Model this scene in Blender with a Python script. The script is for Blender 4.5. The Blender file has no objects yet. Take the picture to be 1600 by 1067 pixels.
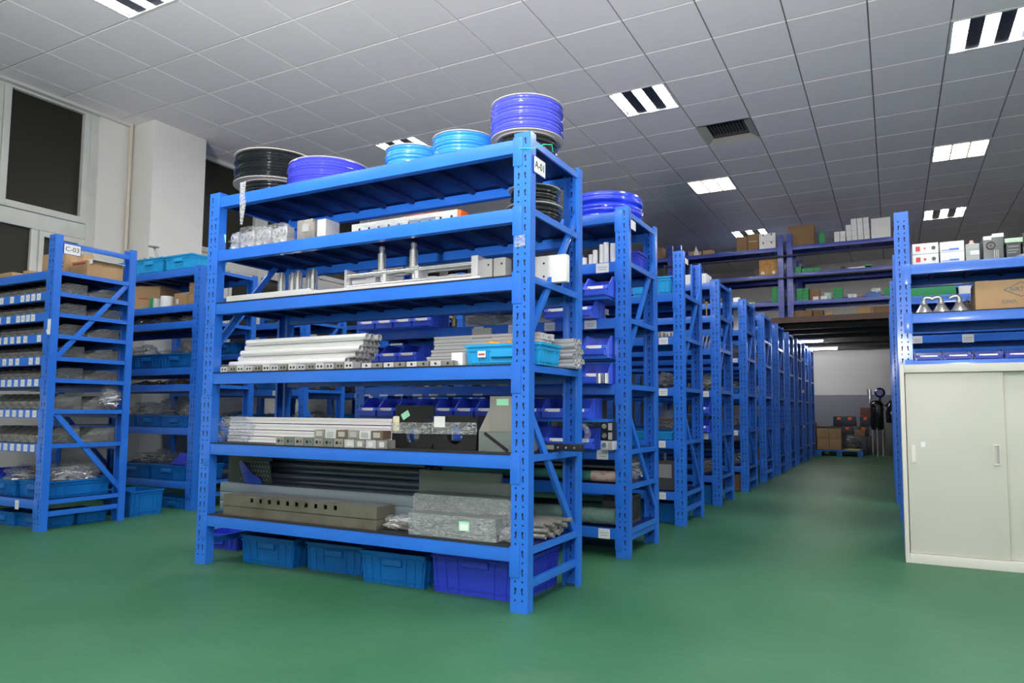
import bpy, bmesh, math, random
from mathutils import Vector, Matrix
random.seed(7)
PI = math.pi
C = bpy.context.scene.collection
sc = bpy.context.scene

# ------------------------------------------------------------------ camera
YAW, PITCH, ROLL = 0.4702, 0.0749, 0.0062
fw = Vector((-math.sin(YAW) * math.cos(PITCH), math.cos(YAW) * math.cos(PITCH), math.sin(PITCH)))
rt = Vector((math.cos(YAW), math.sin(YAW), 0)); up = rt.cross(fw)
rt2 = rt * math.cos(ROLL) + up * math.sin(ROLL); up2 = -rt * math.sin(ROLL) + up * math.cos(ROLL)
cd = bpy.data.cameras.new('camera'); cam = bpy.data.objects.new('camera', cd); C.objects.link(cam)
m = Matrix((rt2, up2, -fw)).transposed().to_4x4(); m.translation = Vector((1.3361, -2.5398, 0.8172))
cam.matrix_world = m
cd.sensor_width = 36; cd.lens = 1088.53 / 1600 * 36
cd.shift_x = -42.26 / 1600; cd.shift_y = 26.7 / 1600
cd.clip_start = 0.05; cd.clip_end = 60
sc.camera = cam
# ------------------------------------------------------------------ world, exposure, the photographer's flash, an added ceiling spot
w = bpy.data.worlds.new('night'); sc.world = w; w.use_nodes = True
w.node_tree.nodes['Background'].inputs[0].default_value = (0.02, 0.02, 0.022, 1)
w.node_tree.nodes['Background'].inputs[1].default_value = 0.3
vs = sc.view_settings
vs.view_transform = 'Standard'; vs.look = 'None'; vs.gamma = 1; vs.exposure = 0.62; vs.use_curve_mapping = False
TUBE = 58.0          # emission of the ceiling tubes
FLASH = 85.0        # watts of the flash on the camera, a bare bulb
ld = bpy.data.lights.new('camera_flash', 'POINT'); ld.shadow_soft_size = 0.13; ld.energy = FLASH; ld.color = (1, 0.985, 0.985)
lo = bpy.data.objects.new('camera_flash', ld); C.objects.link(lo); lo.location = (1.42, -2.75, 1.62)
# unseen spot added behind the camera, aimed up to brighten the ceiling
l2 = bpy.data.lights.new('added_ceiling_spot', 'SPOT'); l2.shadow_soft_size = 0.25; l2.spot_size = math.radians(104); l2.spot_blend = 0.75; l2.energy = 2000; l2.color = (1, 0.97, 0.98)
o2 = bpy.data.objects.new('added_ceiling_spot', l2); C.objects.link(o2); o2.location = (0.6, -4.8, 1.0)
o2.rotation_euler = Vector((-0.16, 0.60, 0.80)).to_track_quat('-Z', 'Y').to_euler()

# ------------------------------------------------------------------ materials
def mat(name, col, rough=0.5, metal=0.0, spec=0.5, coat=0.0, emit=None, estr=0, alpha=1, noise=None, bump=None, trans=0):
    mt = bpy.data.materials.new(name); mt.use_nodes = True
    nt = mt.node_tree; b = nt.nodes['Principled BSDF']
    b.inputs['Base Color'].default_value = (*col, 1); b.inputs['Roughness'].default_value = rough
    b.inputs['Metallic'].default_value = metal; b.inputs['Specular IOR Level'].default_value = spec
    b.inputs['Coat Weight'].default_value = coat; b.inputs['Coat Roughness'].default_value = 0.12
    b.inputs['Alpha'].default_value = alpha; b.inputs['Transmission Weight'].default_value = trans
    if emit: b.inputs['Emission Color'].default_value = (*emit, 1); b.inputs['Emission Strength'].default_value = estr
    tc = None
    if noise or bump: tc = nt.nodes.new('ShaderNodeTexCoord')
    if noise:                                   # (scale, second colour, low, high)
        n = nt.nodes.new('ShaderNodeTexNoise'); n.inputs['Scale'].default_value = noise[0]; n.inputs['Detail'].default_value = 5
        r = nt.nodes.new('ShaderNodeValToRGB'); r.color_ramp.elements[0].position = noise[2]; r.color_ramp.elements[1].position = noise[3]
        r.color_ramp.elements[0].color = (*col, 1); r.color_ramp.elements[1].color = (*noise[1], 1)
        nt.links.new(tc.outputs['Object'], n.inputs['Vector']); nt.links.new(n.outputs['Fac'], r.inputs[0]); nt.links.new(r.outputs[0], b.inputs['Base Color'])
    if bump:                                    # (scale, strength)
        n = nt.nodes.new('ShaderNodeTexNoise'); n.inputs['Scale'].default_value = bump[0]; n.inputs['Detail'].default_value = 3
        bp = nt.nodes.new('ShaderNodeBump'); bp.inputs['Strength'].default_value = bump[1]; bp.inputs['Distance'].default_value = 0.02
        nt.links.new(tc.outputs['Object'], n.inputs['Vector']); nt.links.new(n.outputs['Fac'], bp.inputs['Height']); nt.links.new(bp.outputs[0], b.inputs['Normal'])
    return mt
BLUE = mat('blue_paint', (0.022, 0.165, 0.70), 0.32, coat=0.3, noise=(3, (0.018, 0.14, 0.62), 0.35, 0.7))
DECKB = mat('shade_darkened_deck', (0.004, 0.014, 0.10), 0.38, spec=0.25, coat=0.05)  # deck blue taken down to navy, underside shade put into the colour
BRIGHT = mat('bright_aluminium', (0.84, 0.83, 0.84), 0.24, 0.3)
BLUE2 = mat('deep_blue_paint', (0.014, 0.045, 0.36), 0.3, coat=0.3)
HOLE = mat('slot_black', (0.004, 0.006, 0.02), 0.8)
RUBBER = mat('black_rubber', (0.012, 0.012, 0.014), 0.6)
ALU = mat('aluminium', (0.66, 0.66, 0.69), 0.25, 0.5)
ALUM = mat('matt_aluminium', (0.62, 0.62, 0.63), 0.4, 0.25)
STEEL = mat('steel', (0.42, 0.41, 0.39), 0.35, 0.5, noise=(9, (0.30, 0.285, 0.26), 0.4, 0.65))
STAIN = mat('stainless', (0.22, 0.20, 0.165), 0.25, 0.5, noise=(6, (0.15, 0.13, 0.10), 0.4, 0.7))
ZINC = mat('grey_painted_steel', (0.17, 0.20, 0.19), 0.4, 0.25)
BLSTEEL = mat('blue_grey_steel', (0.30, 0.36, 0.42), 0.3, 0.5)
DARKTUBE = mat('dark_tube', (0.10, 0.12, 0.17), 0.22, 0.4, coat=0.5)
BLACK = mat('black_metal', (0.012, 0.012, 0.013), 0.35)
BLACKG = mat('black_gloss', (0.01, 0.01, 0.012), 0.12, coat=0.6)
CHROME = mat('chrome', (0.80, 0.80, 0.80), 0.16, 0.85)
CONE = mat('brushed_steel', (0.66, 0.65, 0.63), 0.3, 0.7)
def film_mat(name, tint, clear, bscale=28, rough=0.16, dense=None):
    mt = bpy.data.materials.new(name); mt.use_nodes = True; nt = mt.node_tree; nt.nodes.clear(); K = nt.nodes.new; J = nt.links.new
    out = K('ShaderNodeOutputMaterial'); mx = K('ShaderNodeMixShader')
    tr = K('ShaderNodeBsdfTransparent'); tr.inputs[0].default_value = (0.95, 0.96, 0.97, 1)
    p = K('ShaderNodeBsdfPrincipled'); p.inputs['Base Color'].default_value = (*tint, 1); p.inputs['Roughness'].default_value = rough
    p.inputs['Specular IOR Level'].default_value = 1.0
    tc = K('ShaderNodeTexCoord'); mp = K('ShaderNodeMapping'); mp.inputs['Rotation'].default_value = (0.3, 0.9, 0.4); mp.inputs['Scale'].default_value = (1, 1, 2.6)
    n = K('ShaderNodeTexNoise'); n.inputs['Scale'].default_value = bscale; n.inputs['Detail'].default_value = 5; n.inputs['Distortion'].default_value = 1.6
    r = K('ShaderNodeValToRGB'); r.color_ramp.elements[0].position = 0.42; r.color_ramp.elements[1].position = 0.80
    lo_ = (1 - clear) * 0.25; hi = min(1, (1 - clear) * 1.7)
    r.color_ramp.elements[0].color = (lo_, lo_, lo_, 1); r.color_ramp.elements[1].color = (hi, hi, hi, 1)
    bp = K('ShaderNodeBump'); bp.inputs['Strength'].default_value = 0.8; bp.inputs['Distance'].default_value = 0.01
    J(tc.outputs['Object'], mp.inputs[0]); J(mp.outputs[0], n.inputs['Vector']); J(n.outputs['Fac'], bp.inputs['Height']); J(bp.outputs[0], p.inputs['Normal'])
    J(n.outputs['Fac'], r.inputs[0]); J(r.outputs[0], mx.inputs[0]); J(tr.outputs[0], mx.inputs[1]); J(p.outputs[0], mx.inputs[2]); J(mx.outputs[0], out.inputs[0])
    return mt
FILM = film_mat('clear_film', (0.62, 0.64, 0.64), 0.62, 34)
BAGM = film_mat('plastic_bag', (0.36, 0.37, 0.37), 0.55, 24)
GBIN = film_mat('grey_clear_plastic', (0.30, 0.30, 0.28), 0.25, 3, 0.3)
CRATE = mat('azure_plastic', (0.004, 0.16, 0.52), 0.35, noise=(4, (0.004, 0.12, 0.42), 0.3, 0.7))
CYAN = mat('cyan_plastic', (0.02, 0.36, 0.72), 0.35)
ROYAL = mat('royal_blue_plastic', (0.03, 0.055, 0.60), 0.35)
BINB = mat('bin_blue_plastic', (0.045, 0.12, 0.80), 0.3, coat=0.2)
CARD = mat('cardboard', (0.46, 0.30, 0.155), 0.75, noise=(5, (0.40, 0.25, 0.12), 0.35, 0.7))
CARDD = mat('dark_cardboard', (0.27, 0.155, 0.075), 0.75, noise=(5, (0.22, 0.12, 0.06), 0.35, 0.7))
TAPE = mat('brown_tape', (0.36, 0.22, 0.10), 0.3)
ORANGE = mat('orange_plastic', (0.85, 0.33, 0.02), 0.4)
RED = mat('red_plastic', (0.6, 0.03, 0.03), 0.35)
ORED = mat('orange_red_plastic', (0.85, 0.12, 0.02), 0.4)
WHITE = mat('white_card', (0.78, 0.78, 0.78), 0.6)
PAPER = mat('paper', (0.72, 0.73, 0.74), 0.7)
GREYP = mat('grey_plastic', (0.35, 0.36, 0.36), 0.45)
DGREY = mat('dark_grey_plastic', (0.07, 0.075, 0.08), 0.45)
GREEN = mat('green_card', (0.03, 0.30, 0.10), 0.6)
LGREEN = mat('pale_green_sticker', (0.35, 0.75, 0.5), 0.6)
YEL = mat('yellow_plastic', (0.8, 0.55, 0.03), 0.4)
INK = mat('ink', (0.03, 0.03, 0.035), 0.7)
INKB = mat('grey_blue_ink', (0.12, 0.16, 0.22), 0.7)
INKR = mat('red_ink', (0.5, 0.05, 0.04), 0.7)
INKU = mat('blue_ink', (0.08, 0.2, 0.7), 0.7)
CABM = mat('cabinet_beige_grey', (0.56, 0.56, 0.50), 0.42, noise=(2, (0.53, 0.53, 0.47), 0.3, 0.7))
CABL = mat('cabinet_light_trim', (0.64, 0.63, 0.58), 0.42)
FABRIC = mat('green_film_roll', (0.06, 0.24, 0.20), 0.3, coat=0.4, bump=(40, 0.4))
FABRIC2 = mat('pale_green_film_roll', (0.16, 0.26, 0.22), 0.3, coat=0.4, bump=(30, 0.6))
TBLUE = mat('blue_tubing', (0.075, 0.085, 0.62), 0.16, coat=0.5)
TCYAN = mat('cyan_tubing', (0.03, 0.24, 0.70), 0.2, coat=0.5)
TBLACK = mat('black_tubing', (0.012, 0.014, 0.016), 0.16, coat=0.6)
TDEEP = mat('deep_blue_tubing', (0.015, 0.05, 0.75), 0.16, coat=0.5)
WALLW = mat('white_wall_paint', (0.74, 0.73, 0.70), 0.7, noise=(1.2, (0.70, 0.685, 0.655), 0.35, 0.7))
FRAME = mat('window_frame_white', (0.62, 0.63, 0.60), 0.45, noise=(3, (0.54, 0.55, 0.51), 0.4, 0.7))
PANE = mat('night_window_pane', (0.020, 0.020, 0.014), 0.35, spec=0.35)
TILE = mat('ceiling_tile', (0.82, 0.79, 0.80), 0.6, noise=(0.5, (0.77, 0.745, 0.75), 0.3, 0.7))
TEDGE = mat('ceiling_tile_edge', (0.7, 0.69, 0.69), 0.5)
GAPM = mat('ceiling_gap', (0.12, 0.12, 0.12), 0.9)
TRIMW = mat('metal_trim_white', (0.6, 0.6, 0.58), 0.4)
LOUV = mat('louvre_aluminium', (0.07, 0.08, 0.11), 0.3, 0.6)
EMT = mat('lamp_tube', (1, 1, 1), 0.4, emit=(1.0, 0.985, 0.96), estr=TUBE)
EMP = mat('lamp_tube_warm', (1, 1, 1), 0.4, emit=(1.0, 0.93, 0.74), estr=TUBE * 0.2)
JOIST = mat('dark_platform_steel', (0.035, 0.033, 0.032), 0.6)
PLATE = mat('platform_edge_brown', (0.10, 0.055, 0.04), 0.6)
VENTM = mat('vent_beige', (0.42, 0.41, 0.36), 0.5)
VENTD = mat('vent_dark', (0.03, 0.03, 0.03), 0.7)

def floor_mat():
    mt = bpy.data.materials.new('green_epoxy_floor'); mt.use_nodes = True; nt = mt.node_tree; b = nt.nodes['Principled BSDF']
    tc = nt.nodes.new('ShaderNodeTexCoord')
    n1 = nt.nodes.new('ShaderNodeTexNoise'); n1.inputs['Scale'].default_value = 0.9; n1.inputs['Detail'].default_value = 6; n1.inputs['Roughness'].default_value = 0.65
    n2 = nt.nodes.new('ShaderNodeTexNoise'); n2.inputs['Scale'].default_value = 9; n2.inputs['Detail'].default_value = 8
    mp = nt.nodes.new('ShaderNodeMapping'); mp.inputs['Rotation'].default_value = (0, 0, 0.9); mp.inputs['Scale'].default_value = (1, 5, 1)
    nt.links.new(tc.outputs['Object'], n1.inputs['Vector']); nt.links.new(tc.outputs['Object'], mp.inputs[0]); nt.links.new(mp.outputs[0], n2.inputs['Vector'])
    r = nt.nodes.new('ShaderNodeValToRGB'); e = r.color_ramp.elements
    e[0].position = 0.3; e[0].color = (0.020, 0.105, 0.042, 1); e[1].position = 0.72; e[1].color = (0.046, 0.150, 0.076, 1)
    r2 = nt.nodes.new('ShaderNodeValToRGB'); r2.color_ramp.elements[0].position = 0.3; r2.color_ramp.elements[1].position = 0.75
    r2.color_ramp.elements[0].color = (0.92, 0.92, 0.92, 1); r2.color_ramp.elements[1].color = (1.1, 1.08, 1.1, 1)
    mx = nt.nodes.new('ShaderNodeMix'); mx.data_type = 'RGBA'; mx.blend_type = 'MULTIPLY'; mx.inputs[0].default_value = 1
    nt.links.new(n1.outputs['Fac'], r.inputs[0]); nt.links.new(n2.outputs['Fac'], r2.inputs[0])
    nt.links.new(r.outputs[0], mx.inputs[6]); nt.links.new(r2.outputs[0], mx.inputs[7]); nt.links.new(mx.outputs[2], b.inputs['Base Color'])
    n3 = nt.nodes.new('ShaderNodeTexNoise'); n3.inputs['Scale'].default_value = 0.55; n3.inputs['Detail'].default_value = 7; n3.inputs['Roughness'].default_value = 0.6; n3.inputs['Distortion'].default_value = 0.6
    r3 = nt.nodes.new('ShaderNodeValToRGB'); r3.color_ramp.elements[0].position = 0.56; r3.color_ramp.elements[1].position = 0.72
    mx2 = nt.nodes.new('ShaderNodeMix'); mx2.data_type = 'RGBA'; mx2.inputs[7].default_value = (0.095, 0.155, 0.105, 1)
    mm = nt.nodes.new('ShaderNodeMath'); mm.operation = 'MULTIPLY'; mm.inputs[1].default_value = 0.75
    nt.links.new(tc.outputs['Object'], n3.inputs['Vector']); nt.links.new(n3.outputs['Fac'], r3.inputs[0]); nt.links.new(r3.outputs[0], mm.inputs[0]); nt.links.new(mm.outputs[0], mx2.inputs[0])
    nt.links.new(mx.outputs[2], mx2.inputs[6]); nt.links.new(mx2.outputs[2], b.inputs['Base Color'])
    b.inputs['Roughness'].default_value = 0.5; b.inputs['Specular IOR Level'].default_value = 0.35
    return mt
FLOORM = floor_mat()

def far_wall_mat():          # two paint colours, meeting at dado height
    mt = bpy.data.materials.new('two_tone_wall_paint'); mt.use_nodes = True; nt = mt.node_tree; b = nt.nodes['Principled BSDF']
    tc = nt.nodes.new('ShaderNodeTexCoord'); s = nt.nodes.new('ShaderNodeSeparateXYZ'); g = nt.nodes.new('ShaderNodeMath'); g.operation = 'GREATER_THAN'; g.inputs[1].default_value = 1.19
    mx = nt.nodes.new('ShaderNodeMix'); mx.data_type = 'RGBA'; mx.inputs[6].default_value = (0.22, 0.22, 0.27, 1); mx.inputs[7].default_value = (0.66, 0.65, 0.64, 1)
    nt.links.new(tc.outputs['Object'], s.inputs[0]); nt.links.new(s.outputs[2], g.inputs[0]); nt.links.new(g.outputs[0], mx.inputs[0]); nt.links.new(mx.outputs[2], b.inputs['Base Color'])
    b.inputs['Roughness'].default_value = 0.7
    return mt
FARW = far_wall_mat()

# ------------------------------------------------------------------ mesh helpers
class MB:
    def __init__(s): s.v = []; s.f = []; s.m = []; s.sm = []
    def face(s, idx, mi=0, smooth=False): s.f.append(idx); s.m.append(mi); s.sm.append(smooth)
    def poly(s, pts, mi=0):
        b = len(s.v); s.v += [tuple(p) for p in pts]; s.face(list(range(b, b + len(pts))), mi); return s
    def box(s, x0, x1, y0, y1, z0, z1, mi=0):
        b = len(s.v)
        s.v += [(x0, y0, z0), (x1, y0, z0), (x1, y1, z0), (x0, y1, z0), (x0, y0, z1), (x1, y0, z1), (x1, y1, z1), (x0, y1, z1)]
        for q in ((0, 3, 2, 1), (4, 5, 6, 7), (0, 1, 5, 4), (1, 2, 6, 5), (2, 3, 7, 6), (3, 0, 4, 7)): s.face([b + i for i in q], mi)
        return s
    def hexa(s, p, mi=0):          # eight corners, bottom ring then top ring
        b = len(s.v); s.v += [tuple(q) for q in p]
        for q in ((0, 3, 2, 1), (4, 5, 6, 7), (0, 1, 5, 4), (1, 2, 6, 5), (2, 3, 7, 6), (3, 0, 4, 7)): s.face([b + i for i in q], mi)
        return s
    def bar(s, a, b_, w, h, upv=(1, 0, 0), mi=0):  # bar from a to b, w across upv, h the other way
        a = Vector(a); b_ = Vector(b_); d = (b_ - a).normalized(); u = Vector(upv).normalized(); v = d.cross(u).normalized()
        return s.hexa([a - u * w / 2 - v * h / 2, a + u * w / 2 - v * h / 2, a + u * w / 2 + v * h / 2, a - u * w / 2 + v * h / 2,
                       b_ - u * w / 2 - v * h / 2, b_ + u * w / 2 - v * h / 2, b_ + u * w / 2 + v * h / 2, b_ - u * w / 2 + v * h / 2], mi)
    def prism(s, pts, a0, a1, axis='x', mi=0):   # 2-D outline extruded along axis
        n = len(pts); b = len(s.v)
        def P(p, a): return (a, p[0], p[1]) if axis == 'x' else ((p[0], a, p[1]) if axis == 'y' else (p[0], p[1], a))
        s.v += [P(p, a0) for p in pts] + [P(p, a1) for p in pts]
        s.face([b + i for i in range(n)][::-1], mi); s.face([b + n + i for i in range(n)], mi)
        for i in range(n): j = (i + 1) % n; s.face([b + i, b + j, b + n + j, b + n + i], mi)
        return s
    def lathe(s, prof, cx=0, cy=0, cz=0, n=32, axis='z', mi=0, smooth=True, closed=False):   # profile (r, h)
        b = len(s.v)
        for r, h in prof:
            for k in range(n):
                a = 2 * PI * k / n; c, d = r * math.cos(a), r * math.sin(a)
                s.v.append((cx + c, cy + d, cz + h) if axis == 'z' else ((cx + h, cy + c, cz + d) if axis == 'x' else (cx + c, cy + h, cz + d)))
        L = len(prof)
        for i in range(L if closed else L - 1):
            i2 = (i + 1) % L
            for k in range(n):
                k2 = (k + 1) % n; s.face([b + i * n + k, b + i * n + k2, b + i2 * n + k2, b + i2 * n + k], mi, smooth)
        return s
    def cyl(s, cx, cy, z0, r, h, n=20, axis='z', mi=0, r2=None, caps=True):
        r2 = r if r2 is None else r2; b = len(s.v)
        s.lathe([(r, 0), (r2, h)], cx, cy, z0, n, axis, mi) if axis == 'z' else None
        if axis != 'z': s.lathe([(r, 0), (r2, h)], cx, cy, z0, n, axis, mi)
        if caps: s.face([b + k for k in range(n)][::-1], mi); s.face([b + n + k for k in range(n)], mi)
        return s
    def tubepath(s, pts, r, n=8, mi=0):
        b = len(s.v); pts = [Vector(p) for p in pts]
        for i, p in enumerate(pts):
            d = (pts[min(i + 1, len(pts) - 1)] - pts[max(i - 1, 0)]).normalized()
            u = d.cross(Vector((0.13, 0.2, 1))).normalized(); v = d.cross(u)
            for k in range(n): a = 2 * PI * k / n; s.v.append(tuple(p + (u * math.cos(a) + v * math.sin(a)) * r))
        for i in range(len(pts) - 1):
            for k in range(n): k2 = (k + 1) % n; s.face([b + i * n + k, b + i * n + k2, b + (i + 1) * n + k2, b + (i + 1) * n + k], mi, True)
        s.face([b + k for k in range(n)][::-1], mi); s.face([b + (len(pts) - 1) * n + k for k in range(n)], mi)
        return s
    def mesh(s, name, mats, bevel=0, angle=35):
        me = bpy.data.meshes.new(name); me.from_pydata(s.v, [], s.f)
        for mt in (mats if isinstance(mats, (list, tuple)) else [mats]): me.materials.append(mt)
        for p, mi, sm in zip(me.polygons, s.m, s.sm): p.material_index = mi; p.use_smooth = sm
        bm = bmesh.new(); bm.from_mesh(me)
        bmesh.ops.recalc_face_normals(bm, faces=bm.faces)
        if bevel:
            ed = [e for e in bm.edges if len(e.link_faces) == 2 and e.calc_face_angle(0) > 0.6]
            bmesh.ops.bevel(bm, geom=ed, offset=bevel, segments=2, affect='EDGES', profile=0.7, clamp_overlap=True)
            for f in bm.faces: f.smooth = True
        bm.to_mesh(me); bm.free()
        me.set_sharp_from_angle(angle=math.radians(angle))
        return me

LABELS = {}
def tag(o, label, cat, group=None, kind=None):
    if label: o['label'] = label
    if cat: o['category'] = cat
    if group: o['group'] = group
    if kind: o['kind'] = kind
    return o
def obj(name, me, parent=None, loc=(0, 0, 0), rot=(0, 0, 0), label=None):
    o = bpy.data.objects.new(name, me); C.objects.link(o); o.location = loc; o.rotation_euler = rot
    if parent: o.parent = parent
    if label: o['label'] = label
    return o
def thing(name, label, cat, loc=(0, 0, 0), rz=0, group=None):
    o = bpy.data.objects.new(name, None); C.objects.link(o); o.location = loc; o.rotation_euler = (0, 0, rz); o.empty_display_size = 0.05
    return tag(o, label, cat, group)
def single(name, me, label, cat, loc=(0, 0, 0), rz=0, group=None, rot=None):
    return tag(obj(name, me, None, loc, rot or (0, 0, rz)), label, cat, group)
def struct(name, me): return tag(obj(name, me), None, None, None, 'structure')
def copy_thing(src, loc, rz, label, group=None):
    c = src.copy(); C.objects.link(c); c.location = loc; c.rotation_euler = (0, 0, rz); c['label'] = label
    if group: c['group'] = group
    for ch in src.children:
        d = ch.copy(); C.objects.link(d); d.parent = c
        for g in ch.children:
            e = g.copy(); C.objects.link(e); e.parent = d
    return c
def text_mesh(s, size, mt, name='lettering', depth=0.0006):
    cu = bpy.data.curves.new(name, 'FONT'); cu.body = s; cu.size = size; cu.align_x = 'CENTER'; cu.align_y = 'CENTER'; cu.extrude = depth
    cu.resolution_u = 3
    o = bpy.data.objects.new(name, cu); C.objects.link(o)
    dg = bpy.context.evaluated_depsgraph_get(); me = bpy.data.meshes.new_from_object(o.evaluated_get(dg))
    bpy.data.objects.remove(o); me.name = name; me.materials.clear(); me.materials.append(mt)
    return me
CACHE = {}
def cached(key, fn):
    if key not in CACHE: CACHE[key] = fn()
    return CACHE[key]
ORD = ['first', 'second', 'third', 'fourth', 'fifth', 'sixth', 'seventh', 'eighth', 'ninth', 'tenth', 'eleventh', 'twelfth', 'thirteenth', 'fourteenth']

# ------------------------------------------------------------------ the room
ZC = 4.0
X0, X1, Y0, Y1 = -6.29, 6.4, -6.8, 13.4
struct('floor', MB().box(X0 - .3, X1 + .2, Y0 - .2, Y1 + .2, -0.12, 0).mesh('floor', FLOORM))
fx = 1.242; fy = 3.23; P = 0.6
lights_cells = {}
for i, j, kind in [(-4, 1, 'A'), (-4, 6, 'B'), (-4, 11, 'A'), (1, 1, 'A'), (1, 6, 'B'), (1, 11, 'A'), (-9, -5, 'A'), (-9, 1, 'A'), (-9, 7, 'A'), (6, 1, 'A'), (6, 6, 'A'),
                   (-4, -4, 'A'), (1, -4, 'A'), (6, -4, 'A'), (-4, -9, 'A'), (1, -9, 'A'), (-9, -10, 'A'), (6, -9, 'A'), (-4, -13, 'A'), (1, -13, 'A')]:
    lights_cells[(i, j)] = kind
VENT = (-3, 3)
def ceiling():
    mb = MB(); g = 0.0045
    i0 = math.floor((X0 - fx) / P); i1 = math.ceil((X1 - fx) / P); j0 = math.floor((Y0 - fy) / P); j1 = math.ceil((Y1 - fy) / P)
    for i in range(i0, i1):
        for j in range(j0, j1):
            if (i, j) in lights_cells or (i, j) == VENT: continue
            a = max(fx + i * P, X0) + g; b = min(fx + (i + 1) * P, X1) - g; c = max(fy + j * P, Y0) + g; d = min(fy + (j + 1) * P, Y1) - g
            if b - a < 0.02 or d - c < 0.02: continue
            e = 0.004; z = ZC + random.uniform(-0.0008, 0.0008); q = len(mb.v)
            mb.v += [(a + e, c + e, z), (b - e, c + e, z), (b - e, d - e, z), (a + e, d - e, z), (a, c, z + e), (b, c, z + e), (b, d, z + e), (a, d, z + e),
                     (a, c, z + .03), (b, c, z + .03), (b, d, z + .03), (a, d, z + .03)]
            mb.face([q, q + 1, q + 2, q + 3], 0)
            for k in range(4):
                k2 = (k + 1) % 4; mb.face([q + k, q + k2, q + 4 + k2, q + 4 + k], 1); mb.face([q + 4 + k, q + 4 + k2, q + 8 + k2, q + 8 + k], 1)
    mb.box(X0 - .2, X1 + .2, Y0 - .2, Y1 + .2, ZC + 0.12, ZC + 0.2, 2)
    for i in range(i0, i1 + 1):
        x = fx + i * P
        mb.box(x - .006, x + .006, Y0, Y1, ZC + .012, ZC + .03, 2)
    for j in range(j0, j1 + 1):
        y = fy + j * P
        mb.box(X0, X1, y - .006, y + .006, ZC + .014, ZC + .032, 2)
    me = mb.mesh('ceiling', [TILE, TEDGE, GAPM], angle=20)
    return me
struct('ceiling', ceiling())
struct('trim_1', MB().box(X0, X0 + .09, Y0, 2.18, ZC - 0.03, ZC - 0.001).mesh('trim', TRIMW))
# left wall with two window openings
wl = MB()
def wy(a, b, z0, z1): wl.box(X0 - .2, X0 + .04, a, b, z0, z1)
wy(Y0, -3.2, 0, ZC); wy(-3.2, 1.85, 0, .9); wy(1.85, 2.95, 0, ZC); wy(2.95, 6.2, 0, .9); wy(6.2, 7.3, 0, ZC); wy(7.3, 10.5, 0, .9); wy(10.5, Y1, 0, ZC)
struct('wall_left', wl.mesh('wall_left', WALLW))
struct('wall_column', MB().box(X0 + .04, -5.85, 2.20, 2.85, 0, ZC).mesh('wall_column', WALLW, bevel=0.006))
struct('trim_2', MB().cyl(X0 + .085, 2.165, 0, 0.02, ZC, 12).mesh('trim_2', mat('pipe_cream', (0.6, 0.55, 0.45), 0.4)))
struct('wall_right', MB().box(X1, X1 + .2, Y0, Y1, 0, ZC).mesh('wall_right', WALLW))
struct('wall_back', MB().box(X0 - .2, X1 + .2, Y1, Y1 + .2, 0, ZC).mesh('wall_back', FARW))
struct('wall_front', MB().box(X0 - .2, X1 + .2, Y0 - .2, Y0, 0, ZC).mesh('wall_front', WALLW))
def window(n, ya, yb, splits):
    root = bpy.data.objects.new('window_%d' % n, None); C.objects.link(root); root['kind'] = 'structure'
    xf0, xf1 = X0 - .05, X0 + .02
    fr = MB()
    fr.box(xf0, xf1, yb - .09, yb, .9, ZC); fr.box(xf0, xf1, ya, ya + .09, .9, ZC)
    for s in splits: fr.box(xf0, xf1, s - .04, s + .04, .9, ZC)
    e_ = [ya + .09] + [v for s in splits for v in (s - .04, s + .04)] + [yb - .09]
    for q in range(0, len(e_), 2):
        for za, zb in ((2.60, 2.76), (.9, .98), (ZC - .05, ZC)): fr.box(xf0, xf1 - .001, e_[q], e_[q + 1], za, zb)
    obj('window_frame', fr.mesh('window_frame', FRAME, bevel=0.004), root)
    ys = [ya + .09] + [v for s in splits for v in (s - .04, s + .04)] + [yb - .09]
    for k in range(0, len(ys), 2):
        a, b = ys[k], ys[k + 1]
        # top-hung sash with its own frame
        sa = MB(); t = 0.065
        sa.box(xf0 + .01, xf1 + .012, a + .004, a + t, 2.765, ZC - .055); sa.box(xf0 + .01, xf1 + .012, b - t, b - .004, 2.765, ZC - .055)
        sa.box(xf0 + .01, xf1 + .012, a + t, b - t, 2.765, 2.765 + t)
        s_ = obj('window_sash', sa.mesh('window_sash', FRAME, bevel=0.004), root)
        obj('window_pane', MB().box(X0 - .03, X0 - .02, a + t, b - t, 2.765 + t, ZC - .055).mesh('window_pane', PANE), s_)
        mid = b - 0.47
        lo_ = MB(); lo_.box(xf0, xf1 - .005, mid - .035, mid + .03, .98, 2.60)
        for (c, d) in ((mid + .034, b - .004),):
            lo_.box(xf0 + .015, xf1 + .008, c, c + .045, .985, 2.595); lo_.box(xf0 + .015, xf1 + .008, d - .06, d, .985, 2.595); lo_.box(xf0 + .015, xf1 + .008, c + .045, d - .06, 2.54, 2.595)
        s_ = obj('window_sash', lo_.mesh('window_sash', FRAME, bevel=0.004), root)
        obj('window_pane', MB().box(X0 - .03, X0 - .02, a, b - .01, .98, 2.60).mesh('window_pane', PANE), s_)
    return root
window(1, -3.2, 1.85, [-2.0, -0.55, .90])
window(2, 2.95, 6.2, [4.05, 5.1])
window(3, 7.3, 10.5, [8.4, 9.4])

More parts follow.
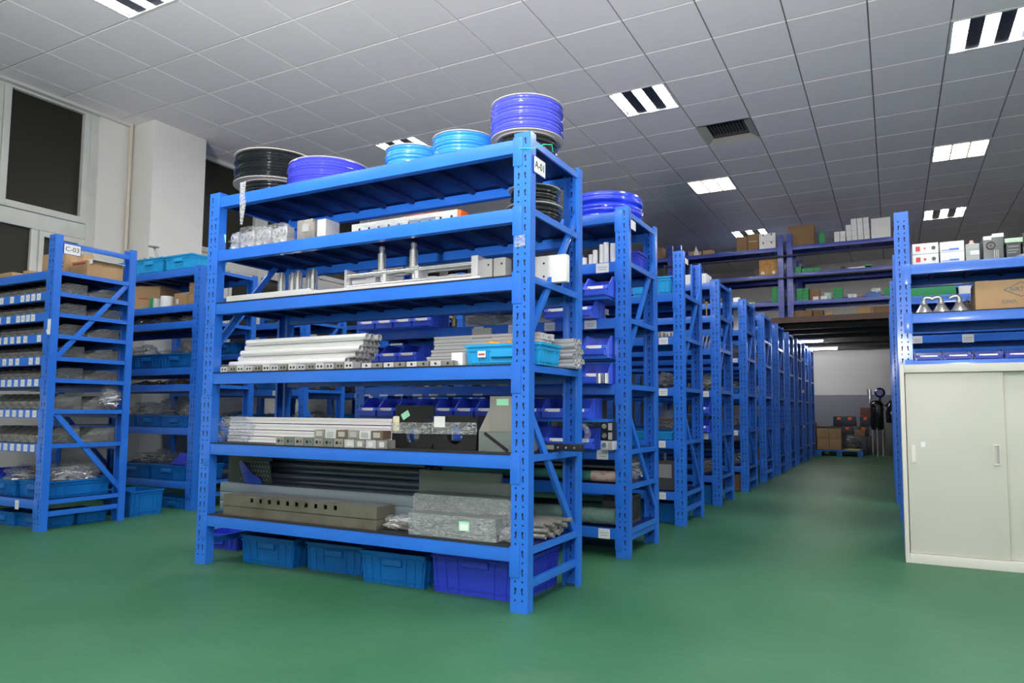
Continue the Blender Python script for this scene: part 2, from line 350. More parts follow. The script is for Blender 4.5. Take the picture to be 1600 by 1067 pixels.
# ceiling lamps: recessed troffers
def troffer(kind):
    parts = {}
    a = 0.29
    fr = MB()
    for (x0, x1, y0, y1) in ((-.3, -a + .012, -.3, .3), (a - .012, .3, -.3, .3), (-a + .012, a - .012, -.3, -a + .012), (-a + .012, a - .012, a - .012, .3)): fr.box(x0, x1, y0, y1, -.004, .012)
    parts['frame'] = fr.mesh('frame', TRIMW)
    tr = MB().box(-.285, .285, -.285, .285, .085, .095)
    for (x0, x1, y0, y1) in ((-.29, -.285, -.29, .29), (.285, .29, -.29, .29), (-.285, .285, -.29, -.285), (-.285, .285, .285, .29)): tr.box(x0, x1, y0, y1, .012, .095)
    parts['tray'] = tr.mesh('tray', LOUV)
    if kind == 'A':
        parts['tubes'] = [MB().box(x - .036, x + .036, -.272, .272, .010, .03).mesh('lamp_tube', EMT, bevel=.004) for x in (-.215, 0, .215)]
        parts['louvre'] = None
        lv = MB()
        for x in (-.1075, .1075): lv.prism([(x - .068, .03), (x + .068, .03), (x + .055, .006), (x - .055, .006)], -.28, .28, 'y')
        parts['reflector'] = lv.mesh('reflector', LOUV)
    else:
        parts['tubes'] = [MB().box(x - .088, x + .088, -.272, .272, .012, .03).mesh('lamp_tube', EMP, bevel=.004) for x in (-.185, 0, .185)]
        lv = MB()
        for k in range(-3, 4): lv.box(-.28, .28, k * .08 - .006, k * .08 + .006, -.004, .011)
        for x in (-.0925, .0925): lv.box(x - .006, x + .006, -.28, .28, -.004, .011)
        parts['reflector'] = lv.mesh('louvre', GREYP)
    return parts
TR = {k: troffer(k) for k in 'AB'}
LNAME = {(-4, 1): 'three-strip ceiling lamp right of the coils, nearest to the air vent', (-4, 6): 'gridded ceiling lamp beyond the air vent, above the rack row', (-4, 11): 'ceiling lamp glowing behind the cartons on the mezzanine racks',
         (1, 1): 'three-strip ceiling lamp at the top right corner of the photo', (1, 6): 'gridded ceiling lamp at the right, between two three-strip lamps', (1, 11): 'farthest three-strip ceiling lamp, above the right-hand rack',
         (-9, -5): 'three-strip ceiling lamp at the top left of the photo', (-9, 1): 'three-strip ceiling lamp just behind the tubing coils on top of the front rack'}
for (i, j), kind in lights_cells.items():
    lab = LNAME.get((i, j), None)
    g = None
    if not lab: lab = 'unseen ceiling lamp, %s, in the %s' % ('over the windows side' if i < -5 else 'over the right side' if i > 3 else 'over the racks' if i < 0 else 'over the cabinet side', {-4: 'row just behind the camera', -9: 'second row behind the camera', -10: 'second row behind the camera', -13: 'rearmost row', 1: 'row level with the nearest visible lamps', 6: 'row level with the gridded lamps', 7: 'row level with the gridded lamps'}[j])
    t = thing('ceiling_light', lab, 'ceiling light', (fx + (i + .5) * P, fy + (j + .5) * P, ZC), 0, g)
    pr = TR[kind]
    obj('frame', pr['frame'], t); obj('tray', pr['tray'], t)
    for me in pr['tubes']: obj('lamp_tube', me, t)
    obj('reflector' if kind == 'A' else 'louvre', pr['reflector'], t)
# vent
t = thing('air_vent', 'square beige ceiling air vent with dark blades, beside a ceiling lamp', 'air vent', (fx + (VENT[0] + .5) * P, fy + (VENT[1] + .5) * P, ZC))
vf = MB()
for k, (o_, i_) in enumerate(((.3, .2),)):
    for s in range(4):
        c, sn = (1, 0, -1, 0)[s], (0, 1, 0, -1)[s]
        def rp(x, y, z): return (x * c - y * sn, x * sn + y * c, z)
        vf.poly([rp(-.3, -.3, -.002), rp(.3, -.3, -.002), rp(.205, -.205, .035), rp(-.205, -.205, .035)])
        vf.poly([rp(-.3, -.3, -.002), rp(-.205, -.205, .05), rp(-.205, -.205, .06), rp(-.3, -.3, .01)])
obj('frame', vf.mesh('frame', VENTM), t)
obj('duct', MB().box(-.205, .205, -.205, .205, .08, .1).box(-.21, -.205, -.21, .21, .04, .1).box(.205, .21, -.21, .21, .04, .1).box(-.205, .205, -.21, -.205, .04, .1).box(-.205, .205, .205, .21, .04, .1).mesh('duct', VENTD), t)
bl = MB()
for k in range(-5, 6): bl.bar((k * .036, -.2, .055), (k * .036, .2, .055), .003, .03, (0.75, 0, 0.65))
obj('blades', bl.mesh('blades', mat('vent_blade', (.16, .16, .17), .5)), t)

# ------------------------------------------------------------------ pallet racking
UW, UD = 0.08, 0.048
def upright_mesh(H, outward):     # outward +1: slotted face looks toward -y (front)
    mb = MB(); th = .003
    y0, y1 = (0, UD) if outward > 0 else (-UD, 0)
    face_y = 0.0
    mb.box(0, UW, min(0, outward * th), max(0, outward * th), 0, H)
    for x in (0, UW - th): mb.box(x, x + th, y0 + (th if outward > 0 else 0), y1 - (0 if outward > 0 else th), 0, H)
    # returned lips
    for x in (th, UW - th - .012):
        yy = y1 - th if outward > 0 else y0
        mb.box(x, x + .012, yy, yy + th, 0, H)
    e = .0006
    for side in (-1, 1):                                         # both faces of the web show the slots
        yy = -e if side < 0 else th + e
        if outward < 0: yy = e if side < 0 else -th - e
        for x, sg in ((.022, 1), (.056, -1)):
            z = 0.05
            while z < H - .03:
                pts = [(.0045 * math.cos(a), .0045 * math.sin(a)) for a in [k * PI / 3 for k in range(6)]]
                mb.poly([(x + p, yy, z + q) for p, q in pts], 1)
                zz = z + .0375                                    # teardrop slot, leaning
                if zz < H - .03:
                    s_ = [(-.004, -.014), (.002, -.015), (.0065, .006), (.005, .013), (-.001, .014), (-.0035, .005), (0, .0)]
                    mb.poly([(x + sg * p, yy, zz + q) for p, q in s_], 1)
                z += .075
    return mb.mesh('upright', [BLUE, HOLE])
def upright_mesh_c(H, o, m_): 
    def f():
        me = upright_mesh(H, o)
        if m_ is not BLUE: me.materials[0] = m_
        return me
    return cached(('up', H, o, m_.name), f)
def beam_mesh(L, m_, connector=True):
    def f():
        mb = MB(); h = .058
        mb.prism([(0, -h), (0, 0), (.012, 0), (.012, -.012), (.04, -.012), (.04, -h)], UW, L - UW, 'x')
        for a, b, c in ((UW - .042, UW + .004, UW), (L - UW - .004, L - UW + .042, L - UW)):
            mb.box(a, b, -.0035, -.0005, -.118, .006)
        return mb.mesh('beam', m_, bevel=.0012)
    return cached(('bm', L, m_.name), f)
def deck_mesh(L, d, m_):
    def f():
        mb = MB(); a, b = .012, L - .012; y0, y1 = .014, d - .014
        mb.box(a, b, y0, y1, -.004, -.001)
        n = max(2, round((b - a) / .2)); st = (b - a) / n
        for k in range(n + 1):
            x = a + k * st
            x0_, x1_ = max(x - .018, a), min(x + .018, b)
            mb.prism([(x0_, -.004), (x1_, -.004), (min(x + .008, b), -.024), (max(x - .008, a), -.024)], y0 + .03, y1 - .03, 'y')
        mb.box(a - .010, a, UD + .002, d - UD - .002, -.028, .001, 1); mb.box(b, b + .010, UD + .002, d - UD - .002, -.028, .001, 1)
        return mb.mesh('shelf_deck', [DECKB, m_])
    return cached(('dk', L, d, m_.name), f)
def mat_mesh(L, d):
    return cached(('mt', L, d), lambda: MB().box(.085, L - .085, -.004, d - .03, .0005, .005).mesh('rubber_mat', RUBBER))
def brace_mesh(y0, z0, y1, z1):
    return cached(('br', y0, z0, y1, z1), lambda: MB().bar((0, y0, z0), (0, y1, z1), .018, .034, (1, 0, 0)).mesh('brace', BLUE, bevel=.002))
def card_mesh(w_=.06, h_=.05):
    return cached(('card', w_, h_), lambda: MB().box(-w_ / 2, w_ / 2, -.0012, 0, -h_, 0, 0).box(-w_ * .38, w_ * .38, -.0016, -.0012, -h_ * .45, -h_ * .38, 1).box(-w_ * .3, w_ * .3, -.0016, -.0012, -h_ * .7, -h_ * .63, 1).mesh('shelf_card', [PAPER, GREYP]))
def rack(label, x, y, L, d, H, levels, group=None, m_=BLUE, mats=(), braces=True, z=0, rear=True, cards=(), topbar=False, sign=None, only_right=False):
    t = thing('storage_rack', label, 'rack', (x, y, z), 0, group)
    uf, ur = upright_mesh_c(H, 1, m_), upright_mesh_c(H, -1, m_)
    for xx in (0, L - UW):
        obj('upright', uf, t, (xx, 0, 0)); obj('upright', ur, t, (xx, d, 0))
    ends = [L - .02, .02]
    if braces:
        for xx in ends:
            obj('diagonal_brace', brace_mesh(.05, 1.157, d - .03, 1.76), t, (xx, 0, 0)) if H > 1.8 else None
            obj('diagonal_brace', brace_mesh(.05, .80, d - .03, .23), t, (xx, 0, 0)) if H > 1.8 else None
            obj('cross_bar', brace_mesh(.048, .108, d - .048, .108), t, (xx, 0, 0))
            if topbar: obj('cross_bar', brace_mesh(.048, H - .06, d - .048, H - .06), t, (xx, 0, 0))
    for k, zl in enumerate(levels):
        obj('beam', beam_mesh(L, m_), t, (0, 0, zl))
        if rear: obj('beam', beam_mesh(L, m_), t, (L, d, zl), (0, 0, PI))
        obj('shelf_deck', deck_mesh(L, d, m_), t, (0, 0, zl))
        if k in mats: obj('rubber_mat', mat_mesh(L, d), t, (0, 0, zl), label='black rubber shelf mat')
    for c in cards:
        cx, cz = c[:2]; me = card_mesh(*c[2:]) if len(c) > 2 else card_mesh()
        obj('shelf_card', me, t, (cx, -.0005, cz), label='white label card')
    if sign:
        sx, sy, sz, w_, h_, txt, rot = sign
        pl = obj('name_sign', MB().box(-w_ / 2, w_ / 2, -h_ / 2, h_ / 2, -.001, .001, 1).box(-w_ / 2 + .004, w_ / 2 - .004, -h_ / 2 + .004, h_ / 2 - .004, .001, .002, 0).mesh('name_sign', [WHITE, BLUE2]), t, (sx, sy, sz), (PI / 2 + rot, 0, PI / 2), label=('white sign reading ' + txt) if txt else 'white sign')
        if txt: obj('lettering', text_mesh(txt, h_ * .62, INK), pl, (0, 0, .0022))
    return t
LA = [.258, .634, 1.008, 1.384, 1.675, 1.974]
L2 = 2.0; D = .55
# ---- row A
A_Y = [0, 1.2, 2.44, 3.66, 4.88, 6.02, 7.13, 8.22, 9.2, 10.15, 11.1]
A_X = [0, .006, -.01, -.02, -.01, -.01, -.01, -.01, -.01, 0, 0, .02]
A2L = [.159, .405, .602, .970, 1.352, 1.681, 1.972]
A3L = [.237, .61, .991, 1.367, 1.689]
rack('blue steel rack nearest the camera with A-01 sign and tubing coils on top', -L2, 0, L2, D, 2.0, LA, mats=(0, 1, 2, 3), sign=(L2 + .004, .075, 1.865, .11, .075, 'A-01', 0))
rack('blue steel rack directly behind the front rack, one deep-blue hose coil on top', A_X[1] - L2, A_Y[1], L2, D, 2.0, A2L,
     cards=[(L2 - .16, 1.677, .08, .055), (L2 - .235, 1.347, .075, .05), (L2 - .16, .598, .07, .055), (L2 - .15, .155, .07, .055), (L2 - .32, .598, .06, .05), (L2 - .34, .155, .06, .05), (L2 - .5, 1.347, .07, .05), (L2 - .75, 1.347, .07, .05), (L2 - 1.0, 1.347, .07, .05)] +
     [(x_, .922, .07, .012) for x_ in (.1, .25, .38, .53, .66, .8, 1.0, 1.3, 1.62)], sign=(L2 + .004, .07, 1.9, .09, .06, '', 0))
rack('blue steel rack third along the aisle, azure crate near its aisle end', A_X[2] - L2, A_Y[2], L2, D, 2.0, A3L,
     cards=[(L2 - .155, 1.362, .07, .05), (L2 - .16, .986, .065, .052), (L2 - .17, .605, .05, .05), (L2 - .17, .232, .05, .05), (L2 - 1.8, 1.362, .06, .05), (L2 - 1.4, .986, .06, .05), (L2 - 1.7, .986, .06, .05)])
for k in range(3, 11):
    cs = [(L2 - .13 - .015 * (k % 3), 1.0, .055, .05), (L2 - .14, .627, .055, .05)] if k % 2 else [(L2 - .13, .627, .055, .05), (L2 - .12, 1.378, .05, .04)]
    if k == 9: cs += [(L2 - .04, 1.2, .04, .05), (L2 - .04, 1.75, .04, .05), (L2 - .04, .6, .035, .04)]
    rack('blue steel rack %s along the aisle counted from the camera' % ORD[k], A_X[k] - L2, A_Y[k], L2, D, 2.0 - (.0 if k < 7 else .0), LA, cards=cs)
# ---- row C, along the windows
C3L = [.201, .574, .805, 1.016, 1.164, 1.317, 1.464, 1.606, 1.752]
C2L = [.225, .661, 1.018, 1.156, 1.543, 1.682, 1.985]
cards3 = []
for zi, zl in enumerate(C3L[1:-1]):
    xs = {6: [(.56 + .0) + .067 * k for k in range(0, 20)], 5: [.60 + .062 * k for k in range(20)]}.get(zi, [.62 + .083 * k for k in range(16)])
    for q, xx in enumerate(xs):
        if xx > 1.93 or (zi in (5, 6) and q in (13, 15)) or (zi == 3 and q % 4 == 1) or (zi == 4 and q == 14): continue
        if xx > 1.0 and xx < 1.915: cards3.append((xx, zl - .006, .046, .046))
cards3.append((1.72, .19, .045, .06))
rack('blue steel rack at the left edge of the photo with C-03 sign', -5.71, .13, L2, .57, 2.0, C3L, cards=cards3[:90], topbar=True, sign=(L2 + .004, .105, 1.908, .115, .075, 'C-03', 0))
# small tag on the C-03 upright
rack('blue steel rack between the C-03 rack and the front rack, azure crates on top', -5.71, 1.25, L2, .57, 2.0, C2L)
for k, yy in enumerate((2.42, 3.6, 4.8, 6.0)):
    rack('blue steel rack %s in the row along the windows' % ORD[k + 2], -5.71, yy, L2, .55, 2.0, LA, cards=[(L2 - .2, 1.0, .06, .05), (L2 - .4, 1.0, .06, .05), (L2 - .3, .627, .06, .05)])
# ---- row R, right of the aisle
RL = [.25, .62, .78, 1.135, 1.422, 1.724]
RY = [2.25, 3.45, 4.65, 5.9, 7.1]
rack('blue steel rack standing behind the beige cabinet', 1.37, RY[0], L2, .55, 2.06, RL, mats=(4,))
rack('blue steel rack second in the row at the right of the aisle', 1.36, RY[1], L2, .55, 2.04, [.25, .62, 1.05, 1.405, 1.705], cards=[(.15, 1.40, .07, .055), (.48, 1.40, .075, .06), (.75, 1.06, .08, .04), (.95, 1.06, .08, .04)])
for k in (2, 3, 4):
    rack('blue steel rack %s in the row at the right of the aisle' % ORD[k], 1.355 - .01 * k, RY[k], L2, .55, 2.04, [.25, .62, 1.05, 1.4, 1.72, 2.0])

# ------------------------------------------------------------------ mezzanine platform
pz = 2.22
mz = MB().box(X0 + .05, X1 - .01, 8.3, Y1 - .001, 2.19, pz, 0).box(X0 + .05, X1 - .01, 8.27, 8.3, 2.14, pz + .005, 1)
struct('mezzanine_floor', mz.mesh('mezzanine_floor', [JOIST, PLATE]))
for k, yy in enumerate((8.75, 9.5, 10.3, 11.1, 11.9, 12.7)):
    struct('trim_%d' % (k + 3), MB().box(X0 + .05, X1 - .01, yy - .03, yy + .03, 2.175, 2.19).box(X0 + .05, X1 - .01, yy - .003, yy + .003, 2.10, 2.175).box(X0 + .05, X1 - .01, yy - .03, yy + .03, 2.09, 2.10).mesh('joist', JOIST))
for k, (yy, xa) in enumerate(((10.3, -.92), (11.9, -.80))):
    t = thing('strip_light', ('nearer' if k == 0 else 'farther') + ' bare fluorescent batten under the mezzanine floor', 'strip light', (xa, yy, 2.09))
    obj('batten', MB().box(0, 1.22, -.02, .02, -.03, 0).mesh('batten', TRIMW), t)
    obj('lamp_tube', MB().cyl(.02, 0, -.045, .014, 1.18, 12, 'x').mesh('lamp_tube', mat('bare_tube_%d' % k, (1, 1, 1), .4, emit=(1, .98, .95), estr=80)), t)
t = thing('guard_rail', 'dark pipe guard rail in front of the mezzanine racks', 'railing', (0, 8.285, pz))
for nm, zz in (('rail', .60), ('rail', .93)): obj(nm, MB().cyl(-1.9, 0, zz, .012, 3.46, 10, 'x').mesh(nm, JOIST), t)
for xx in (-1.9, 1.55): obj('post', MB().cyl(xx, 0, 0, .014, .96, 10).mesh('post', JOIST), t)
MZL = [.25, .67, 1.08]
for k, (xx, nm) in enumerate(((-3.42, 'left'), (-1.72, 'middle'), (-.03, 'right'))):
    rack('deep blue mezzanine rack, %s bay of the front row' % nm, xx, 8.33, 1.64, .5, 1.27, MZL, m_=BLUE2, braces=False, z=pz)
for k, (xx, nm) in enumerate(((-3.46, 'left'), (-1.77, 'middle'), (-.08, 'right'))):
    rack('deep blue mezzanine rack, %s bay of the rear row' % nm, xx, 10.0, 1.64, .5, 1.2, [.1, .52, .92], m_=BLUE2, braces=False, z=pz, cards=[(.3, .9, .06, .05), (.8, .9, .06, .05), (1.2, .9, .06, .05)])
# ------------------------------------------------------------------ factories for the goods
RIM = mat('spool_rim', (0.42, 0.40, 0.38), 0.45)
def coil(name, label, cat, x, y, z, r, h, m_, turns=14, flange=True, fm=RIM, group=None, hub=True, fr=1.0):
    t = thing(name, label, cat, (x, y, z), 0, group)
    pr = []; f = .004 if flange else 0
    n = turns; hh = h - 2 * f
    for k in range(n * 4 + 1):
        u = k / (n * 4); pr.append((r * (1 - .035 * abs(math.sin(u * n * PI - PI / 2)) ** 3) - .002 + .004 * math.sin(u * 19), f + u * hh))
    pr += [(r * .5, f + hh), (r * .5, f)]
    obj('tubing', MB().lathe(pr, n=40, closed=True).mesh('tubing', m_, angle=60), t)
    if flange:
        for zz in (0, h - f):
            obj('flange', MB().lathe([(.03, 0), (r * fr, 0), (r * fr, f), (.03, f)], cz=zz, n=40, closed=True).mesh('flange', fm), t)
        obj('hub', MB().cyl(0, 0, f, .045, h - 2 * f, 20).mesh('hub', fm), t)
    return t
def crate_mesh(w_, d_, h_, m_):
    def f():
        mb = MB(); tp = .93; t_ = .004
        def ring(z, k): return [(-w_ / 2 * k, -d_ / 2 * k, z), (w_ / 2 * k, -d_ / 2 * k, z), (w_ / 2 * k, d_ / 2 * k, z), (-w_ / 2 * k, d_ / 2 * k, z)]
        a = ring(0, tp); b_ = ring(h_, 1); ai = [(x * .975, y * .975, z + t_) for x, y, z in a]; bi = [(x * .97, y * .97, z) for x, y, z in b_]
        base = len(mb.v); mb.v += a + b_ + ai + bi
        mb.face([base + i for i in (3, 2, 1, 0)]); mb.face([base + 8 + i for i in range(4)])
        for k in range(4):
            j = (k + 1) % 4
            mb.face([base + k, base + j, base + 4 + j, base + 4 + k]); mb.face([base + 8 + j, base + 8 + k, base + 12 + k, base + 12 + j]); mb.face([base + 4 + k, base + 4 + j, base + 12 + j, base + 12 + k])
        # rim and lower band, ribs
        def band(z0, z1, o_):
            k0 = tp + (1 - tp) * z0 / h_; k1 = tp + (1 - tp) * z1 / h_
            for s in (-1, 1):
                mb.hexa([(-w_ / 2 * k0 - o_, s * (d_ / 2 * k0), z0), (w_ / 2 * k0 + o_, s * (d_ / 2 * k0), z0), (w_ / 2 * k0 + o_, s * (d_ / 2 * k0 + o_), z0), (-w_ / 2 * k0 - o_, s * (d_ / 2 * k0 + o_), z0),
                         (-w_ / 2 * k1 - o_, s * (d_ / 2 * k1), z1), (w_ / 2 * k1 + o_, s * (d_ / 2 * k1), z1), (w_ / 2 * k1 + o_, s * (d_ / 2 * k1 + o_), z1), (-w_ / 2 * k1 - o_, s * (d_ / 2 * k1 + o_), z1)])
                mb.hexa([(s * (w_ / 2 * k0), -d_ / 2 * k0, z0), (s * (w_ / 2 * k0 + o_), -d_ / 2 * k0, z0), (s * (w_ / 2 * k0 + o_), d_ / 2 * k0, z0), (s * (w_ / 2 * k0), d_ / 2 * k0, z0),
                         (s * (w_ / 2 * k1), -d_ / 2 * k1, z1), (s * (w_ / 2 * k1 + o_), -d_ / 2 * k1, z1), (s * (w_ / 2 * k1 + o_), d_ / 2 * k1, z1), (s * (w_ / 2 * k1), d_ / 2 * k1, z1)])
        band(h_ - .012, h_, .008); band(h_ - .03, h_ - .024, .006); band(h_ * .13, h_ * .13 + .006, .005)
        def k_(z): return tp + (1 - tp) * z / h_
        for s in (-1, 1):
            for u in [q for q in (-.94, -.7, -.42, .42, .7, .94)]:
                z0, z1 = 0.0, h_ - .026; x0, x1 = u * w_ / 2, u * w_ / 2
                mb.hexa([(x0 * k_(z0) - .003, s * d_ / 2 * k_(z0), z0), (x0 * k_(z0) + .003, s * d_ / 2 * k_(z0), z0), (x0 * k_(z0) + .003, s * (d_ / 2 * k_(z0) + .005), z0), (x0 * k_(z0) - .003, s * (d_ / 2 * k_(z0) + .005), z0),
                         (x0 - .003, s * d_ / 2 * k_(z1), z1), (x0 + .003, s * d_ / 2 * k_(z1), z1), (x0 + .003, s * (d_ / 2 * k_(z1) + .005), z1), (x0 - .003, s * (d_ / 2 * k_(z1) + .005), z1)])
                mb.hexa([(s * w_ / 2 * k_(z0), x0 * d_ / w_ - .003, z0), (s * (w_ / 2 * k_(z0) + .005), x0 * d_ / w_ - .003, z0), (s * (w_ / 2 * k_(z0) + .005), x0 * d_ / w_ + .003, z0), (s * w_ / 2 * k_(z0), x0 * d_ / w_ + .003, z0),
                         (s * w_ / 2 * k_(z1), x0 * d_ / w_ - .003, z1), (s * (w_ / 2 * k_(z1) + .005), x0 * d_ / w_ - .003, z1), (s * (w_ / 2 * k_(z1) + .005), x0 * d_ / w_ + .003, z1), (s * w_ / 2 * k_(z1), x0 * d_ / w_ + .003, z1)])
        return mb.mesh('shell', m_)
    return cached(('crate', w_, d_, h_, m_.name), f)
def grip_mesh(w_, m_): return cached(('grip', w_, m_.name), lambda: MB().prism([(0, 0), (-.013, -.002), (-.013, -.030), (0, -.036)], -w_ / 2, w_ / 2, 'x').mesh('grip', m_, bevel=.002))
def crate(label, x, y, z, w_, d_, h_, m_=CRATE, rz=0, group=None, card=None, fill=None):
    t = thing('plastic_crate', label, 'crate', (x, y, z), rz, group)
    obj('shell', crate_mesh(w_, d_, h_, m_), t)
    for s, r_ in ((-1, 0), (1, PI)): obj('grip', grip_mesh(w_ * .3, m_), t, (0, s * (d_ / 2 * .985), h_ - .028), (0, 0, r_))
    if card: obj('label_card', MB().box(-.02, .02, -.001, .001, -.014, .014, 0).box(-.016, .016, -.002, -.001, -.004, .003, 1).mesh('label_card', [PAPER, INKR]), t, (card[0], -d_ / 2 * .985 - .012, card[1]), label='white label card with a red print')
    return t
def carton(label, x, y, z, w_, d_, h_, m_=CARD, rz=0, group=None, tape=True, name='cardboard_box', cat='box', lid=False, prints=None):
    t = thing(name, label, cat, (x, y, z), rz, group)
    obj('body', cached(('ct', w_, d_, h_, m_.name), lambda: MB().box(-w_ / 2, w_ / 2, -d_ / 2, d_ / 2, 0, h_).mesh('body', m_, bevel=.003)), t)
    if tape:
        tm = TAPE if m_ in (CARD, CARDD) else PAPER
        obj('tape', MB().box(-w_ / 2 - .0006, w_ / 2 + .0006, -.02, .02, h_ + .0001, h_ + .0008).box(-w_ / 2 - .001, -w_ / 2 + .0, -.02, .02, h_ * .75, h_).box(w_ / 2, w_ / 2 + .001, -.02, .02, h_ * .75, h_).mesh('tape', tm), t)
    if lid: obj('lid', MB().box(-w_ / 2 - .003, w_ / 2 + .003, -d_ / 2 - .003, d_ / 2 + .003, h_ * .62, h_ + .003).mesh('lid', m_, bevel=.002), t)
    for (px, pzz, pw, ph, pm) in (prints or []):
        obj('print', MB().box(px - pw / 2, px + pw / 2, -d_ / 2 - .004 if lid else -d_ / 2 - .001, -d_ / 2, pzz - ph / 2, pzz + ph / 2).mesh('print', pm), t)
    return t
def bin_mesh(w_, d_, h_, m_):
    def f():
        mb = MB(); t_ = .003; n = [(-d_ / 2, 0), (d_ / 2, 0), (d_ / 2, h_), (-d_ * .12, h_), (-d_ / 2 + .015, h_ * .5), (-d_ / 2, h_ * .5)]
        for x in (-w_ / 2, w_ / 2 - t_): mb.prism(n, x, x + t_, 'x')
        mb.box(-w_ / 2 + t_, w_ / 2 - t_, -d_ / 2, d_ / 2, 0, t_); mb.box(-w_ / 2 + t_, w_ / 2 - t_, d_ / 2 - t_, d_ / 2, t_, h_)
        mb.box(-w_ / 2 + t_, w_ / 2 - t_, -d_ / 2, -d_ / 2 + t_, t_, h_ * .42)
        # slanted label ledge and rims
        mb.prism([(-d_ / 2 - .010, h_ * .34), (-d_ / 2, h_ * .28), (-d_ / 2, h_ * .5), (-d_ / 2 - .002, h_ * .5)], -w_ / 2, w_ / 2, 'x')
        for x in (-w_ / 2 - .003, w_ / 2): mb.box(x, x + .003, -d_ * .12, d_ / 2, h_ - .008, h_); mb.box(x, x + .003, -d_ * .1, -d_ * .06, .01, h_ - .008); mb.box(x, x + .003, d_ * .2, d_ * .24, .01, h_ - .008)
        mb.prism([(-d_ / 2 - .010, h_ * .34), (-d_ / 2 - .009, h_ * .06), (-d_ / 2, 0), (-d_ / 2, h_ * .28)], -w_ / 2 + .008, w_ / 2 - .008, 'x')
        return mb.mesh('bin_shell', m_)
    return cached(('bin', w_, d_, h_, m_.name), f)
def bin_card(w_, d_, h_): return cached(('binc', w_, d_, h_), lambda: MB().hexa([(-w_ * .32, -d_ / 2 - .0112, h_ * .335), (w_ * .32, -d_ / 2 - .0112, h_ * .335), (w_ * .32, -d_ / 2 - .009, h_ * .34), (-w_ * .32, -d_ / 2 - .009, h_ * .34),
        (-w_ * .32, -d_ / 2 - .0032, h_ * .485), (w_ * .32, -d_ / 2 - .0032, h_ * .485), (w_ * .32, -d_ / 2 - .002, h_ * .48), (-w_ * .32, -d_ / 2 - .002, h_ * .48)], 0).box(-w_ * .3, -w_ * .2, -d_ / 2 - .0125, -d_ / 2 - .009, h_ * .35, h_ * .38, 1).mesh('label_card', [PAPER, RED]))
BINSRC = {}
def pbin(label, x, y, z, w_=.148, d_=.2, h_=.12, m_=BINB, group=None, rz=0, name='picking_bin'):
    k = (w_, d_, h_, m_.name, name)
    if k in BINSRC: return copy_thing(BINSRC[k], (x, y, z), rz, label, group)
    t = thing(name, label, 'bin', (x, y, z), rz, group)
    obj('shell', bin_mesh(w_, d_, h_, m_), t)
    if name == 'picking_bin': obj('label_card', bin_card(w_, d_, h_), t, label='white label card with a red mark')
    BINSRC[k] = t
    return t
def tube_mesh(r, L, m_, wall=.0025, n=14):
    return cached(('tb', r, L, m_.name), lambda: MB().lathe([(r, 0), (r, L), (r - wall, L), (r - wall, 0)], n=n, axis='x', closed=True).mesh('tube', m_, angle=50))
def square_mesh(a, L, m_, slot=True):      # slotted extrusion, length along x
    def f():
        s = a / 2; c = a * .12; g = a * .22
        pts = []
        for q in range(4):
            for p in ((-s, -s), (-c, -s), (-c, -s + g), (c, -s + g), (c, -s)) if slot else ((-s, -s),):
                x, y = p
                for _ in range(q): x, y = -y, x
                pts.append((x, y))
        return MB().prism(pts, 0, L, 'x').box(0, L, -g * .3, g * .3, -g * .3, g * .3).mesh('profile', m_)
    return cached(('sq', a, L, m_.name, slot), f)
def bag_mesh(w_, d_, h_, seed, m_=BAGM):
    bm = bmesh.new(); bmesh.ops.create_icosphere(bm, subdivisions=3, radius=1)
    rnd = random.Random(seed); ph = [rnd.uniform(0, 6) for _ in range(9)]
    for v in bm.verts:
        x, y, z = v.co
        k = .84 + .11 * math.sin(5 * x + ph[0]) * math.cos(4 * y + ph[1]) + .10 * math.sin(9 * z + 7 * x + ph[2]) + .06 * math.sin(15 * y + 11 * x + ph[3])
        sx = math.copysign(abs(x) ** .7, x); sy = math.copysign(abs(y) ** .7, y)
        zz = max(z * k, -.85) + .85
        v.co = (sx * k * w_ / 2, sy * k * d_ / 2, zz * h_ / 1.9)
    for f in bm.faces: f.smooth = rnd.random() < .65
    me = bpy.data.meshes.new('bag'); bm.to_mesh(me); bm.free(); me.materials.append(m_)
    return me
def pile_mesh(w_, d_, h_, seed, m_, n=26, r=.007, L=.1, kind='rod'):   # small hardware inside a bag
    rnd = random.Random(seed); mb = MB()
    for _ in range(n):
        u = rnd.uniform(-1, 1); v = rnd.uniform(-1, 1)
        cx, cy = u * w_ * .34, v * d_ * .34; cz = h_ * (.12 + .62 * rnd.random() * (1 - .45 * (u * u + v * v)))
        a = rnd.uniform(0, PI); e = rnd.uniform(-.25, .25); dx, dy, dz = math.cos(a) * L / 2, math.sin(a) * L / 2 * .8, e * L / 2
        dx = min(abs(dx), w_ * .42 - abs(cx)) * (1 if dx > 0 else -1); dy = max(-d_ * .42 + abs(cy), min(dy, d_ * .42 - abs(cy)))
        mb.tubepath([(cx - dx, cy - dy, max(cz - dz, r)), (cx + dx, cy + dy, max(cz + dz, r))], r, 7)
    return mb.mesh('contents', m_)
def bag(label, x, y, z, w_, d_, h_, seed, m_=BAGM, inner=ALUM, n=26, rz=0, r=.006, L=.08, group=None):
    t = thing('plastic_bag', label, 'bag', (x, y, z), rz, group)
    obj('film', bag_mesh(w_, d_, h_, seed, m_), t)
    if inner: obj('contents', pile_mesh(w_, d_, h_, seed, inner, n, r, L), t, label='small metal parts')
    return t

